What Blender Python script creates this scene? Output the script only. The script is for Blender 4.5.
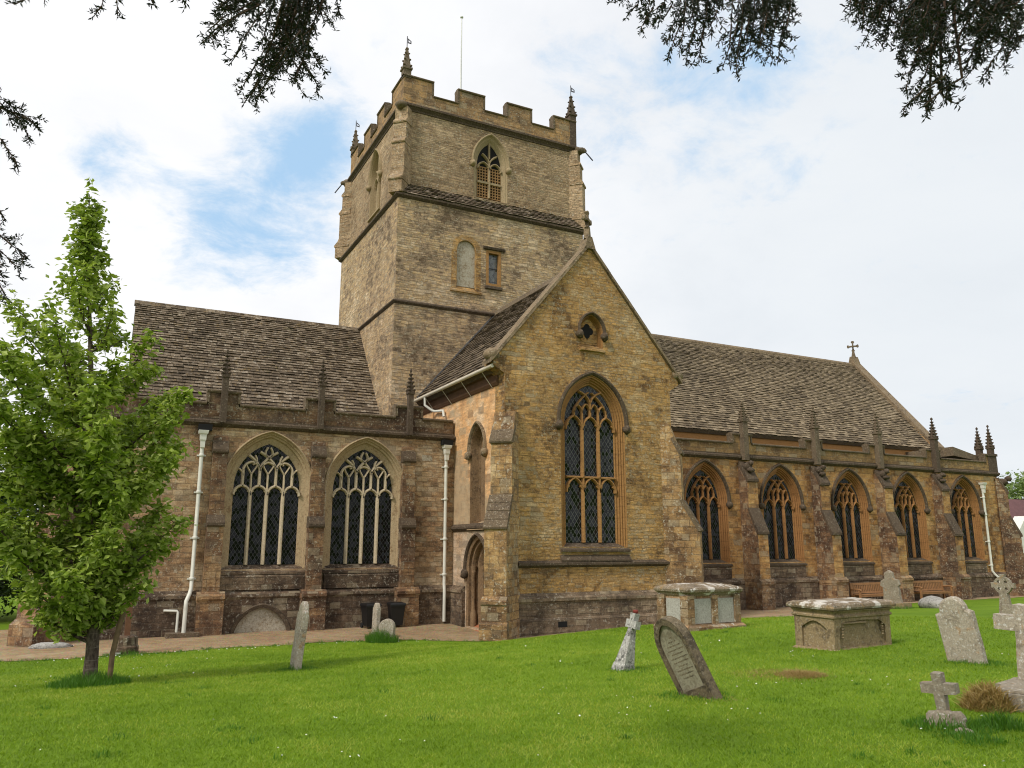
import bpy, bmesh, math, random
import numpy as np
from mathutils import Vector, Matrix
from mathutils.geometry import tessellate_polygon
for _o in list(bpy.data.objects): bpy.data.objects.remove(_o)
SC = bpy.context.scene
COL = SC.collection
R = math.radians
random.seed(11)
RNG = np.random.default_rng(5)

# ------------------------------------------------------------------ camera, sky, sun, exposure
cam = bpy.data.cameras.new('camera'); CAM = bpy.data.objects.new('camera', cam); COL.objects.link(CAM)
CAM.location = (0, 0, 3.0); CAM.rotation_euler = (R(90 + 11.58), 0, R(-27.07))
cam.sensor_width = 36; cam.lens = 36 * 794.3 / 1024; cam.clip_end = 3000; cam.clip_start = .05
SC.camera = CAM
SUN_EL, SUN_AZ = 46, 250            # azimuth clockwise from +Y (the sun stands left of and behind the camera)
SUN_W, SUN_ANGLE = 2.5, 10
SKY_STRENGTH = .1
EXPOSURE = 0.16
SC.cycles.pixel_filter_type = 'BLACKMAN_HARRIS'; SC.cycles.filter_width = 1.05
SC.view_settings.view_transform = 'Standard'; SC.view_settings.look = 'None'
SC.view_settings.exposure = EXPOSURE; SC.view_settings.gamma = 1; SC.view_settings.use_curve_mapping = False

class NT:
    """tiny node-tree writer"""
    def __init__(s, tree): s.t = tree; s.n = tree.nodes; s.l = tree.links
    def new(s, typ, ins=None, **props):
        nd = s.n.new(typ)
        for k, v in props.items(): setattr(nd, k, v)
        for k, v in (ins or {}).items():
            sock = nd.inputs[k]
            if hasattr(v, 'is_linked') or isinstance(v, bpy.types.NodeSocket): s.l.new(v, sock)
            else: sock.default_value = v
        return nd
    def math(s, op, a, b=0.0, c=None, clamp=False):
        ins = {0: a, 1: b}
        if c is not None: ins[2] = c
        return s.new('ShaderNodeMath', ins, operation=op, use_clamp=clamp).outputs[0]
    def vmath(s, op, a, b=(0, 0, 0)):
        nd = s.new('ShaderNodeVectorMath', {0: a, 1: b}, operation=op)
        return nd.outputs['Value'] if op in ('DOT_PRODUCT', 'LENGTH', 'DISTANCE') else nd.outputs[0]
    def ramp(s, fac, stops, interp='LINEAR'):
        nd = s.new('ShaderNodeValToRGB', {'Fac': fac}); cr = nd.color_ramp; cr.interpolation = interp
        while len(cr.elements) < len(stops): cr.elements.new(.5)
        for e, (p, c) in zip(cr.elements, stops):
            e.position = p; e.color = (*c, 1) if len(c) == 3 else c
        return nd.outputs[0]
    def step(s, fac, a, b):
        nd = s.new('ShaderNodeMapRange', {'Value': fac, 'From Min': a, 'From Max': b}, interpolation_type='SMOOTHSTEP')
        return nd.outputs[0]
    def mix(s, fac, a, b, blend='MIX'):
        nd = s.new('ShaderNodeMix', {'Factor': fac}, data_type='RGBA', blend_type=blend)
        for i, v in ((6, a), (7, b)):
            if isinstance(v, bpy.types.NodeSocket): s.l.new(v, nd.inputs[i])
            else: nd.inputs[i].default_value = (*v, 1) if len(v) == 3 else v
        return nd.outputs[2]
    def noise(s, vec, scale, detail=4, rough=.55, dist=0.0, dim='3D'):
        return s.new('ShaderNodeTexNoise', {'Vector': vec, 'Scale': scale, 'Detail': detail, 'Roughness': rough, 'Distortion': dist}, noise_dimensions=dim).outputs['Fac']

W = bpy.data.worlds.new('World'); SC.world = W; W.use_nodes = True
w = NT(W.node_tree); w.n.clear()
sky = w.new('ShaderNodeTexSky', sky_type='NISHITA', sun_disc=False)
sky.sun_elevation = R(SUN_EL); sky.sun_rotation = R(SUN_AZ); sky.air_density = 1.0; sky.dust_density = .6; sky.ozone_density = 1.5
d = w.new('ShaderNodeTexCoord').outputs['Generated']
dz = w.new('ShaderNodeSeparateXYZ', {0: d})
den = w.math('ADD', w.math('MAXIMUM', dz.outputs[2], 0.0), .22)
pl = w.new('ShaderNodeCombineXYZ', {0: w.math('DIVIDE', dz.outputs[0], den), 1: w.math('DIVIDE', dz.outputs[1], den), 2: 0.0}).outputs[0]
big = w.noise(pl, 1.25, 7, .6, .25)
fine = w.noise(pl, 6.0, 9, .66, .3)
def toward(px, py):
    f = 794.3; cy, sy = math.cos(R(27.07)), math.sin(R(27.07)); cp, sp = math.cos(R(11.58)), math.sin(R(11.58))
    F = Vector((sy*cp, cy*cp, sp)); RR = Vector((cy, -sy, 0)); U = RR.cross(F)
    return tuple((F + RR*((px-512)/f) - U*((py-384)/f)).normalized())
# openings in the cloud where the blue shows (compass directions of the sky)
gap = None
for (px, py, rad, wt) in ((258, 200, .16, .48), (110, 168, .09, .32), (335, 140, .13, .34), (200, 240, .12, .16), (720, 95, .17, .22), (600, 75, .14, .26), (800, 40, .2, .22)):
    a = w.math('SUBTRACT', 1.0, w.math('DIVIDE', w.vmath('DISTANCE', d, toward(px, py)), rad), clamp=True)
    a = w.math('MULTIPLY', w.step(a, 0, 1), wt)
    gap = a if gap is None else w.math('ADD', gap, a)
cover = w.math('ADD', w.math('MULTIPLY', big, .55), w.math('MULTIPLY', fine, .75))      # about .65 on average
blue = w.math('SUBTRACT', w.math('ADD', gap, .30), w.math('MULTIPLY', w.math('SUBTRACT', cover, .42), 1.55))
blue = w.step(blue, .08, .60)
cl = w.ramp(w.noise(pl, 1.7, 7, .6, .25), [(.34, (7.4, 7.65, 8.1)), (.50, (8.5, 8.65, 8.95)), (.64, (9.3, 9.3, 9.4))])
east = w.step(w.vmath('DOT_PRODUCT', d, toward(1150, 330)), .70, 1.0)                     # thicker, greyer cloud that way
cl = w.mix(w.math('MULTIPLY', east, .8), cl, (7.2, 7.65, 8.05))
west = w.step(w.vmath('DOT_PRODUCT', d, toward(80, 60)), .75, 1.0)
cl = w.mix(w.math('MULTIPLY', west, .55), cl, (9.4, 9.4, 9.45))
bluec = w.mix(.85, sky.outputs[0], (4.3, 6.5, 8.9))
skyc = w.mix(blue, cl, bluec)
bg = w.new('ShaderNodeBackground', {'Color': skyc, 'Strength': SKY_STRENGTH})
w.l.new(bg.outputs[0], w.new('ShaderNodeOutputWorld').inputs[0])

sl = bpy.data.lights.new('sun', 'SUN'); sl.energy = SUN_W; sl.angle = R(SUN_ANGLE); sl.color = (1, .94, .84)
SUN = bpy.data.objects.new('sun', sl); COL.objects.link(SUN); SUN.location = (-30, -20, 40)
_sd = Vector((math.sin(R(SUN_AZ))*math.cos(R(SUN_EL)), math.cos(R(SUN_AZ))*math.cos(R(SUN_EL)), math.sin(R(SUN_EL))))
SUN.rotation_euler = (-_sd).to_track_quat('-Z', 'Y').to_euler()

# ------------------------------------------------------------------ object helpers
def tag(o, label=None, cat=None, group=None, kind=None):
    for k, v in (('label', label), ('category', cat), ('group', group), ('kind', kind)):
        if v: o[k] = v
    return o
def empty(name, loc, label=None, cat=None, group=None, rz=0):
    o = bpy.data.objects.new(name, None); COL.objects.link(o); o.location = loc; o.rotation_euler.z = rz
    o.empty_display_size = .3
    return tag(o, label, cat, group)
def dup(root, loc, rz=None, label=None):
    r = root.copy(); COL.objects.link(r); r.location = loc
    if rz is not None: r.rotation_euler.z = rz
    if label: r['label'] = label
    for ch in list(root.children):
        c = ch.copy(); COL.objects.link(c); c.parent = r; c.matrix_parent_inverse = ch.matrix_parent_inverse
        for g in list(ch.children):
            k = g.copy(); COL.objects.link(k); k.parent = c; k.matrix_parent_inverse = g.matrix_parent_inverse
    return r
class Frame:
    """u along a wall, v up, d out of the wall"""
    def __init__(s, o, u, n): s.o = Vector(o); s.u = Vector(u).normalized(); s.n = Vector(n).normalized()
    def __call__(s, u, v, d=0.0): return s.o + s.u*u + Vector((0, 0, v)) + s.n*d
class MB:
    def __init__(s): s.v = []; s.f = []; s.r = []; s.sm = []
    def add(s, pts, faces, rnd=None, smooth=False):
        b = len(s.v); s.v.extend([tuple(p) for p in pts])
        for f in faces:
            s.f.append(tuple(i + b for i in f)); s.r.append(random.random() if rnd is None else rnd); s.sm.append(smooth)
        return s
    def box(s, x0, x1, y0, y1, z0, z1, rnd=None):
        return s.hexa([(x0,y0,z0),(x1,y0,z0),(x1,y1,z0),(x0,y1,z0),(x0,y0,z1),(x1,y0,z1),(x1,y1,z1),(x0,y1,z1)], rnd)
    def hexa(s, p, rnd=None):
        r = random.random() if rnd is None else rnd
        return s.add(p, [(0,3,2,1),(4,5,6,7),(0,1,5,4),(1,2,6,5),(2,3,7,6),(3,0,4,7)], r)
    def fbox(s, F, u0, u1, v0, v1, d0, d1, rnd=None):
        return s.hexa([F(u0,v0,d1),F(u1,v0,d1),F(u1,v0,d0),F(u0,v0,d0),F(u0,v1,d1),F(u1,v1,d1),F(u1,v1,d0),F(u0,v1,d0)], rnd)
    def profile(s, F, prof, u0, u1, rnd=None):
        """extrude a (d, v) outline along u"""
        n = len(prof); r = random.random() if rnd is None else rnd
        pts = [F(u0, v, dd) for dd, v in prof] + [F(u1, v, dd) for dd, v in prof]
        return s.add(pts, [(i, (i+1) % n, n + (i+1) % n, n + i) for i in range(n)] + [tuple(range(n-1, -1, -1)), tuple(range(n, 2*n))], r)
    def prism(s, F, outer, d0, d1, holes=(), back=True, sides=True, holesides=True, rnd=None):
        loops = [list(outer)] + [list(h) for h in holes]
        tri = tessellate_polygon([[Vector((a, b, 0)) for a, b in lp] for lp in loops])
        flat = [p for lp in loops for p in lp]; n = len(flat); r = random.random() if rnd is None else rnd
        s.add([F(a, b, d1) for a, b in flat], tri, r)
        if back: s.add([F(a, b, d0) for a, b in flat], [t[::-1] for t in tri], r)
        for k, lp in enumerate(loops):
            if (k == 0 and not sides) or (k > 0 and not holesides): continue
            m = len(lp)
            s.add([F(a, b, d1) for a, b in lp] + [F(a, b, d0) for a, b in lp], [(i, (i+1) % m, m + (i+1) % m, m + i) for i in range(m)], r)
        return s
    def loft(s, chains, closed=False, rnd=None, smooth=False):
        m = len(chains[0]); r = random.random() if rnd is None else rnd
        pts = [p for c in chains for p in c]
        fs = []
        for j in range(len(chains) - 1):
            for i in range(m if closed else m - 1):
                k = (i + 1) % m
                fs.append((j*m + i, j*m + k, (j+1)*m + k, (j+1)*m + i))
        return s.add(pts, fs, r, smooth)
    def tube(s, path, rad, n=10, cap=True, rnd=None, smooth=True):
        path = [Vector(p) for p in path]
        rads = rad if isinstance(rad, (list, tuple)) else [rad]*len(path)
        rings = []; ref = None
        for i, p in enumerate(path):
            t = (path[min(i+1, len(path)-1)] - path[max(i-1, 0)]).normalized()
            if ref is None: ref = Vector((1, 0, 0)) if abs(t.x) < .8 else Vector((0, 1, 0))
            a = (ref - t*ref.dot(t)).normalized(); ref = a; b = t.cross(a)
            rings.append([p + (a*math.cos(2*math.pi*k/n) + b*math.sin(2*math.pi*k/n))*rads[i] for k in range(n)])
        r = random.random() if rnd is None else rnd
        s.loft(rings, True, r, smooth)
        if cap:
            s.add(rings[0], [tuple(range(n))], r); s.add(rings[-1], [tuple(range(n))], r)
        return s
    def lathe(s, c, prof, n=16, rnd=None, smooth=True, rot=0.0):
        rings = [[(c[0] + rr*math.cos(rot + 2*math.pi*k/n), c[1] + rr*math.sin(rot + 2*math.pi*k/n), c[2] + z) for k in range(n)] for rr, z in prof]
        s.loft(rings, True, rnd, smooth)
        s.add(rings[0], [tuple(range(n))], rnd); s.add(rings[-1], [tuple(range(n))], rnd)
        return s
    def bar(s, F, pts, wd, d0, d1, rnd=None):
        """chamfered stone bar along a (u, v) polyline, from depth d0 (back) to d1 (front)"""
        P = [Vector(p) for p in pts]; n = len(P); L = []
        for i in range(n):
            t = (P[min(i+1, n-1)] - P[max(i-1, 0)]).normalized(); nn = Vector((-t.y, t.x))
            dm = d1 - (d1 - d0)*.55
            L.append([F(*(P[i] + nn*o), dd) for o, dd in ((-wd/2, d0), (-wd/2, dm), (-wd/5, d1), (wd/5, d1), (wd/2, dm), (wd/2, d0))])
        r = random.random() if rnd is None else rnd
        s.loft(L, False, r)
        s.add(L[0], [tuple(range(6))], r); s.add(L[-1], [tuple(range(6))], r)
        return s
    def blob(s, c, rx, ry, rz, seed=0, amp=.25, sub=2, rnd=None, rough=3.0):
        bm = bmesh.new(); bmesh.ops.create_icosphere(bm, subdivisions=sub, radius=1)
        from mathutils import noise as mn
        pts = []
        for vv in bm.verts:
            k = 1 + amp*mn.noise(vv.co*rough*.6 + Vector((seed*7.1, seed*3.3, seed)))
            pts.append((c[0] + vv.co.x*rx*k, c[1] + vv.co.y*ry*k, c[2] + vv.co.z*rz*k))
        s.add(pts, [tuple(vv.index for vv in f.verts) for f in bm.faces], rnd, True); bm.free()
        return s
    def xform(s, M):
        s.v = [tuple(M @ Vector(p)) for p in s.v]; return s
    def build(s, name, mat, parent=None, origin=None, local=False, label=None, kind=None, smooth=None):
        me = bpy.data.meshes.new(name)
        base = Vector((0, 0, 0))
        if parent is not None:
            root = parent
            while root.parent is not None: root = root.parent
            if not local: base = Vector(root.location)
        elif origin is not None: base = Vector(origin)
        V = np.array(s.v, float)
        me.from_pydata([tuple(p) for p in (V - np.array(base))], [], s.f)
        uvl = me.uv_layers.new(name='uv'); at = me.attributes.new('rnd', 'FLOAT', 'FACE')
        at.data.foreach_set('value', np.array(s.r, np.float32))
        me.polygons.foreach_set('use_smooth', np.array(s.sm if smooth is None else [smooth]*len(s.f), bool))
        uv = np.zeros((len(me.loops), 2), np.float32)
        for p in me.polygons:
            n = p.normal
            if abs(n.z) > .96: h = Vector((1, 0, 0)); vv = Vector((0, 1, 0))
            else:
                h = Vector((-n.y, n.x, 0)).normalized()
                if h.x < -1e-4 or (abs(h.x) <= 1e-4 and h.y < 0): h = -h
                vv = n.cross(h)
                if vv.z < 0: vv = -vv
            for li in p.loop_indices:
                c = V[me.loops[li].vertex_index]
                uv[li] = (c[0]*h.x + c[1]*h.y + c[2]*h.z, c[0]*vv.x + c[1]*vv.y + c[2]*vv.z)
        uvl.data.foreach_set('uv', uv.ravel())
        me.materials.append(mat)
        o = bpy.data.objects.new(name, me); COL.objects.link(o)
        if parent is not None: o.parent = parent
        elif origin is not None: o.location = base
        if label: o['label'] = label
        if kind: o['kind'] = kind
        return o
def array_mesh(name, verts, faces, mat, parent=None, rnd=None, base=(0, 0, 0), smooth=False):
    me = bpy.data.meshes.new(name); V = np.asarray(verts, np.float32) - np.asarray(base, np.float32); Fc = np.asarray(faces, np.int32)
    me.vertices.add(len(V)); me.vertices.foreach_set('co', V.ravel())
    k = Fc.shape[1]; me.loops.add(Fc.size); me.loops.foreach_set('vertex_index', Fc.ravel())
    me.polygons.add(len(Fc)); me.polygons.foreach_set('loop_start', np.arange(0, Fc.size, k, dtype=np.int32))
    me.update(calc_edges=True)
    if rnd is not None:
        at = me.attributes.new('rnd', 'FLOAT', 'FACE'); at.data.foreach_set('value', np.asarray(rnd, np.float32))
    me.polygons.foreach_set('use_smooth', np.full(len(Fc), smooth))
    me.materials.append(mat); me.validate()
    o = bpy.data.objects.new(name, me); COL.objects.link(o)
    if parent is not None: o.parent = parent
    return o

# ------------------------------------------------------------------ materials
def new_mat(name):
    m = bpy.data.materials.new(name); m.use_nodes = True; t = NT(m.node_tree); t.n.clear()
    out = t.new('ShaderNodeOutputMaterial'); p = t.new('ShaderNodeBsdfPrincipled'); t.l.new(p.outputs[0], out.inputs[0])
    return m, t, p, out
def finish(t, p, col, rough=.9, height=None, bump=.3, dist=.02, spec=.3):
    if isinstance(col, bpy.types.NodeSocket): t.l.new(col, p.inputs['Base Color'])
    else: p.inputs['Base Color'].default_value = (*col, 1)
    p.inputs['Specular IOR Level'].default_value = spec
    if isinstance(rough, bpy.types.NodeSocket): t.l.new(rough, p.inputs['Roughness'])
    else: p.inputs['Roughness'].default_value = rough
    if height is not None:
        b = t.new('ShaderNodeBump', {'Height': height, 'Strength': bump, 'Distance': dist}); t.l.new(b.outputs[0], p.inputs['Normal'])
def stone(name, cols, mortar, bw=.55, bh=.25, bump=.6, dist=.03, stain=(.05, .04, .03), stain_amt=.5, stain_lo=.52, lichen=.25, lichen_col=(.5, .48, .42), irregular=.035, mort=.012, rough=.93, rubble=False, drip=0.0, gain=1.0, mj=.45):
    m, t, p, out = new_mat(name)
    uv = t.new('ShaderNodeUVMap', uv_map='uv').outputs[0]
    pos = t.new('ShaderNodeNewGeometry').outputs['Position']
    wob = t.new('ShaderNodeTexNoise', {'Vector': uv, 'Scale': 1.7, 'Detail': 3.0}).outputs['Color']
    wv = t.vmath('MULTIPLY', t.vmath('SUBTRACT', wob, (.5, .5, .5)), (irregular*3, irregular*1.6, 0))
    wob2 = t.new('ShaderNodeTexNoise', {'Vector': uv, 'Scale': 9.0, 'Detail': 2.0}).outputs['Color']
    wv = t.vmath('ADD', wv, t.vmath('MULTIPLY', t.vmath('SUBTRACT', wob2, (.5, .5, .5)), (irregular, irregular*.7, 0)))
    uvw = t.vmath('ADD', uv, wv)
    def bricks(sc_w, sc_h, offset):
        return t.new('ShaderNodeTexBrick', {'Vector': t.vmath('ADD', uvw, offset), 'Color1': (0, 0, 0, 1), 'Color2': (1, 1, 1, 1), 'Mortar': (.5, .5, .5, 1), 'Scale': 1.0,
            'Mortar Size': mort, 'Mortar Smooth': .35, 'Bias': 0.0, 'Brick Width': sc_w, 'Row Height': sc_h}, offset=.43, squash=.72, squash_frequency=3)
    b1 = bricks(bw, bh, (0, 0, 0)); b2 = bricks(bw*.62, bh*.66, (.31, .17, 0))
    sel = t.step(t.noise(uv, .55, 2, .5), .47, .53) if rubble else t.step(t.noise(uv, .4, 2, .5), .60, .64)
    tint = t.mix(sel, b1.outputs['Color'], b2.outputs['Color']); mfac = t.mix(sel, b1.outputs['Fac'], b2.outputs['Fac'])
    patch = t.noise(pos, .35, 5, .6, .3); med = t.noise(pos, 2.3, 5, .65); fin = t.noise(pos, 26, 4, .65)
    val = t.math('ADD', .5, t.math('MULTIPLY', t.math('SUBTRACT', tint, .5), .27))
    for nz, k_ in ((patch, 1.35), (med, 1.15), (fin, .55)): val = t.math('ADD', val, t.math('MULTIPLY', t.math('SUBTRACT', nz, .5), k_))
    cols = [(r_*1.34*gain, g_*1.215*gain, b_*1.19*gain) for r_, g_, b_ in cols]; stain = tuple(k_*1.2*gain for k_ in stain)
    n = len(cols); c = t.ramp(val, [(.18 + .64*i/(n-1), cc) for i, cc in enumerate(cols)])
    c = t.mix(t.math('MULTIPLY', mfac, mj), c, tuple(k_*.9 for k_ in mortar))
    strk = t.noise(t.vmath('MULTIPLY', uvw, (2.1, 7.5, 1)), 1.0, 6, .72, .3)
    c = t.mix(1.0, c, t.ramp(strk, [(.30, (.50, .48, .46)), (.44, (.90, .89, .88)), (.56, (1.10, 1.09, 1.06)), (.70, (1.50, 1.46, 1.38))]), 'MULTIPLY')
    odd = t.new('ShaderNodeTexWhiteNoise', {'Vector': t.vmath('MULTIPLY', t.new('ShaderNodeCombineXYZ', {0: tint, 1: t.math('FLOOR', t.math('DIVIDE', t.new('ShaderNodeSeparateXYZ', {0: uvw}).outputs[1], bh)), 2: 0.0}).outputs[0], (37.0, 1.0, 1.0))}, noise_dimensions='3D').outputs['Value']
    c = t.mix(t.math('MULTIPLY', t.step(odd, .86, .90), .55), c, (.30, .245, .165)); c = t.mix(t.math('MULTIPLY', t.step(odd, .10, .06), .5), c, (.12, .088, .06))
    c = t.mix(1.0, c, t.ramp(t.noise(pos, 15, 5, .72), [(.28, (.62, .60, .57)), (.46, (.97, .97, .96)), (.60, (1.10, 1.10, 1.08)), (.75, (1.38, 1.36, 1.31))]), 'MULTIPLY')
    st = t.step(t.math('ADD', t.math('MULTIPLY', t.noise(pos, .55, 7, .68, .5), .65), t.math('MULTIPLY', t.noise(pos, 5.5, 5, .7), .35)), stain_lo, stain_lo + .12)
    c = t.mix(t.math('MULTIPLY', st, stain_amt), c, stain)
    if drip:
        sv = t.vmath('MULTIPLY', uv, (3.2, .16, 1)); dr = t.step(t.noise(sv, 1.0, 5, .6), .52, .68)
        c = t.mix(t.math('MULTIPLY', dr, drip), c, stain)
    dk = t.math('MULTIPLY', t.step(t.noise(t.vmath('ADD', pos, (7, 3, 1)), 13, 4, .7), .56, .64), t.step(t.noise(pos, .8, 4, .6), .42, .60))
    c = t.mix(t.math('MULTIPLY', dk, min(.7, stain_amt*.9)), c, tuple(k_*.75 for k_ in stain))
    reg = t.step(t.noise(t.vmath('ADD', pos, (2, 9, 4)), .9, 5, .65), .40, .60)
    li = t.math('MULTIPLY', t.step(t.noise(pos, 9, 6, .78), .555, .61), t.math('ADD', .35, reg))
    c = t.mix(t.math('MULTIPLY', li, min(.9, lichen*1.9)), c, lichen_col)
    h = t.math('ADD', t.math('MULTIPLY', t.math('SUBTRACT', 1.0, mfac), .55), t.math('ADD', t.math('MULTIPLY', strk, 1.1), t.math('ADD', t.math('MULTIPLY', fin, .35), t.math('MULTIPLY', tint, .35))))
    finish(t, p, c, rough, h, min(1.0, bump*1.4), dist*1.35)
    return m
def plainstone(name, a, b, dark, dark_amt=.5, dark_lo=.5, lichen=.3, lichen_col=(.55, .53, .47), scale=1.0, bump=.5, spots=None, warm=False):
    """carved or monolithic stone: no joints, weathered"""
    if warm: a, b, dark = [(r_*.86, g_*.735, b_*.68) for r_, g_, b_ in (a, b, dark)]
    m, t, p, out = new_mat(name); pos = t.new('ShaderNodeNewGeometry').outputs['Position']
    n1 = t.noise(pos, 1.8*scale, 5, .6, .3); n2 = t.noise(pos, 9*scale, 5, .65); n3 = t.noise(pos, 45*scale, 3, .6)
    c = t.mix(t.math('ADD', t.math('MULTIPLY', n1, .5), t.math('MULTIPLY', n2, .5)), a, b)
    c = t.mix(t.math('MULTIPLY', t.step(t.math('ADD', t.math('MULTIPLY', n1, .45), t.math('MULTIPLY', n2, .55)), dark_lo, dark_lo + .12), dark_amt), c, dark)
    c = t.mix(t.math('MULTIPLY', t.step(t.noise(pos, 13*scale, 5, .7), .56, .63), lichen), c, lichen_col)
    if warm:      # faint bed joints between the dressed blocks
        zc = t.new('ShaderNodeSeparateXYZ', {0: pos}).outputs[2]
        jt = t.step(t.math('ABSOLUTE', t.math('SUBTRACT', t.math('FRACT', t.math('ADD', t.math('DIVIDE', zc, .42), t.math('MULTIPLY', n1, .5))), .5)), .470, .488)
        c = t.mix(t.math('MULTIPLY', jt, .55), c, tuple(k_*.8 for k_ in dark))
    if spots:
        for (sc, lo, colr, am) in spots: c = t.mix(t.math('MULTIPLY', t.step(t.noise(pos, sc, 4, .6, .4), lo, lo + .05), am), c, colr)
    c = t.mix(1.0, c, t.ramp(t.noise(pos, 20*scale, 5, .7), [(.28, (.6, .58, .55)), (.48, (1, 1, 1)), (.75, (1.35, 1.33, 1.28))]), 'MULTIPLY')
    finish(t, p, c, .93, t.math('ADD', n2, t.math('MULTIPLY', n3, .6)), bump, .025)
    return m
def slate_mat(name, cols, lichen, lichen_col, moss=0.0):
    m, t, p, out = new_mat(name); pos = t.new('ShaderNodeNewGeometry').outputs['Position']
    rn = t.new('ShaderNodeAttribute', attribute_name='rnd').outputs['Fac']
    n1 = t.noise(pos, .5, 5, .6, .4); n2 = t.noise(pos, 7.5, 6, .75); n3 = t.noise(pos, 38, 3, .6)
    val = t.math('ADD', t.math('MULTIPLY', rn, .52), t.math('ADD', t.math('MULTIPLY', n1, .55), t.math('MULTIPLY', t.math('SUBTRACT', n2, .5), .6)))
    n = len(cols); c = t.ramp(val, [(.12 + .76*i/(n-1), cc) for i, cc in enumerate(cols)])
    c = t.mix(t.math('MULTIPLY', t.step(t.math('ADD', t.math('MULTIPLY', n2, .9), t.math('MULTIPLY', rn, .06)), .545, .59), min(1, lichen*1.6)), c, lichen_col)
    c = t.mix(t.math('MULTIPLY', t.step(t.noise(t.vmath('ADD', pos, (4, 1, 8)), 4.5, 6, .75), .56, .63), .55), c, (.22, .15, .06))
    if moss: c = t.mix(t.math('MULTIPLY', t.step(t.noise(pos, 1.4, 6, .7), .60, .70), moss), c, (.09, .11, .03))
    c = t.mix(1.0, c, t.ramp(t.noise(pos, 16, 5, .75), [(.28, (.5, .49, .48)), (.48, (1, 1, 1)), (.75, (1.55, 1.52, 1.45))]), 'MULTIPLY')
    finish(t, p, c, .92, t.math('ADD', n2, n3), .5, .02)
    return m
def flat(name, col, rough=.6, metal=0.0, var=.12, scale=14, bump=.12, spec=.4):
    m, t, p, out = new_mat(name); pos = t.new('ShaderNodeNewGeometry').outputs['Position']
    n = t.noise(pos, scale, 5, .65); n2 = t.noise(pos, scale*.2, 4, .6)
    k = t.ramp(t.math('ADD', t.math('MULTIPLY', n, .5), t.math('MULTIPLY', n2, .5)), [(.3, (1-var*2, 1-var*2, 1-var*2)), (.7, (1+var, 1+var, 1+var))])
    c = t.mix(1.0, col, k, 'MULTIPLY'); finish(t, p, c, rough, n, bump, .01, spec); p.inputs['Metallic'].default_value = metal
    return m
def leaded(name, lead=(.11, .115, .12), glass=(.012, .014, .016), cell=.11, refl=.5):
    m, t, p, out = new_mat(name); uv = t.new('ShaderNodeUVMap', uv_map='uv').outputs[0]
    s = t.new('ShaderNodeSeparateXYZ', {0: uv}); x = t.math('DIVIDE', s.outputs[0], cell); y = t.math('DIVIDE', s.outputs[1], cell*1.55)
    def line(e):
        f = t.math('FRACT', e); return t.math('ABSOLUTE', t.math('SUBTRACT', f, .5))
    a = line(t.math('ADD', x, y)); b = line(t.math('SUBTRACT', x, y))
    mx = t.math('MAXIMUM', a, b); ln = t.step(mx, .42, .47)
    pane = t.new('ShaderNodeTexWhiteNoise', {'Vector': t.new('ShaderNodeCombineXYZ', {0: t.math('FLOOR', t.math('ADD', x, y)), 1: t.math('FLOOR', t.math('SUBTRACT', x, y)), 2: 0.0}).outputs[0]}).outputs['Value']
    bars = t.step(t.math('ABSOLUTE', t.math('SUBTRACT', t.math('FRACT', t.math('DIVIDE', s.outputs[1], .62)), .5)), .470, .482)
    g = t.mix(pane, tuple(k*.5 for k in glass), tuple(k*1.8 for k in glass))
    c = t.mix(ln, g, lead); c = t.mix(bars, c, (.012, .012, .012))
    finish(t, p, c, t.math('ADD', t.math('MULTIPLY', ln, .6), .12), None, spec=refl)
    wn = [n_ for n_ in t.n if n_.type == 'TEX_WHITE_NOISE'][0].outputs['Color']
    nv = t.vmath('NORMALIZE', t.vmath('ADD', t.new('ShaderNodeNewGeometry').outputs['Normal'], t.vmath('MULTIPLY', t.vmath('SUBTRACT', wn, (.5, .5, .5)), (.30, .30, .30))))
    t.l.new(nv, p.inputs['Normal'])
    return m
M = {}
OCH = [(.10, .060, .026), (.20, .122, .046), (.29, .185, .070), (.35, .225, .082), (.31, .225, .115), (.42, .33, .19)]
M['gable'] = stone('gable_stone', OCH, (.23, .17, .09), .40, .17, stain=(.15, .11, .065), stain_amt=.36, stain_lo=.53, lichen=.34, lichen_col=(.42, .37, .27), irregular=.10, rubble=True, gain=.98, mj=.30, bump=.75, dist=.035)
M['tower'] = stone('tower_stone', [(.10, .072, .044), (.18, .142, .092), (.27, .213, .142), (.36, .27, .14), (.33, .285, .21), (.46, .385, .255)], (.24, .185, .115), .50, .17, bump=.9, dist=.05, stain=(.11, .08, .05), stain_amt=.42, stain_lo=.53, lichen=.42, lichen_col=(.50, .44, .33), irregular=.07, rubble=True, gain=1.10)
M['tower_top'] = stone('belfry_stone', [(.12, .085, .048), (.19, .14, .083), (.25, .19, .115), (.30, .235, .15), (.36, .29, .19)], (.26, .21, .14), .42, .15, bump=.8, dist=.04, stain=(.13, .095, .06), stain_amt=.45, stain_lo=.53, lichen=.40, lichen_col=(.48, .42, .33), irregular=.06, rubble=True, gain=1.04)
M['leftwall'] = stone('chancel_stone', [(.10, .066, .04), (.20, .132, .075), (.28, .20, .115), (.34, .27, .175), (.39, .335, .24)], (.22, .16, .10), .46, .2, stain=(.10, .07, .045), stain_amt=.4, stain_lo=.53, lichen=.35, lichen_col=(.42, .37, .28), irregular=.05)
M['rightwall'] = stone('aisle_stone', [(.11, .060, .026), (.22, .125, .048), (.31, .185, .070), (.36, .23, .088), (.40, .29, .14)], (.22, .15, .08), .62, .28, bump=.6, stain=(.13, .088, .052), stain_amt=.45, stain_lo=.53, lichen=.30, lichen_col=(.42, .36, .26), irregular=.06, gain=.93)
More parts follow.
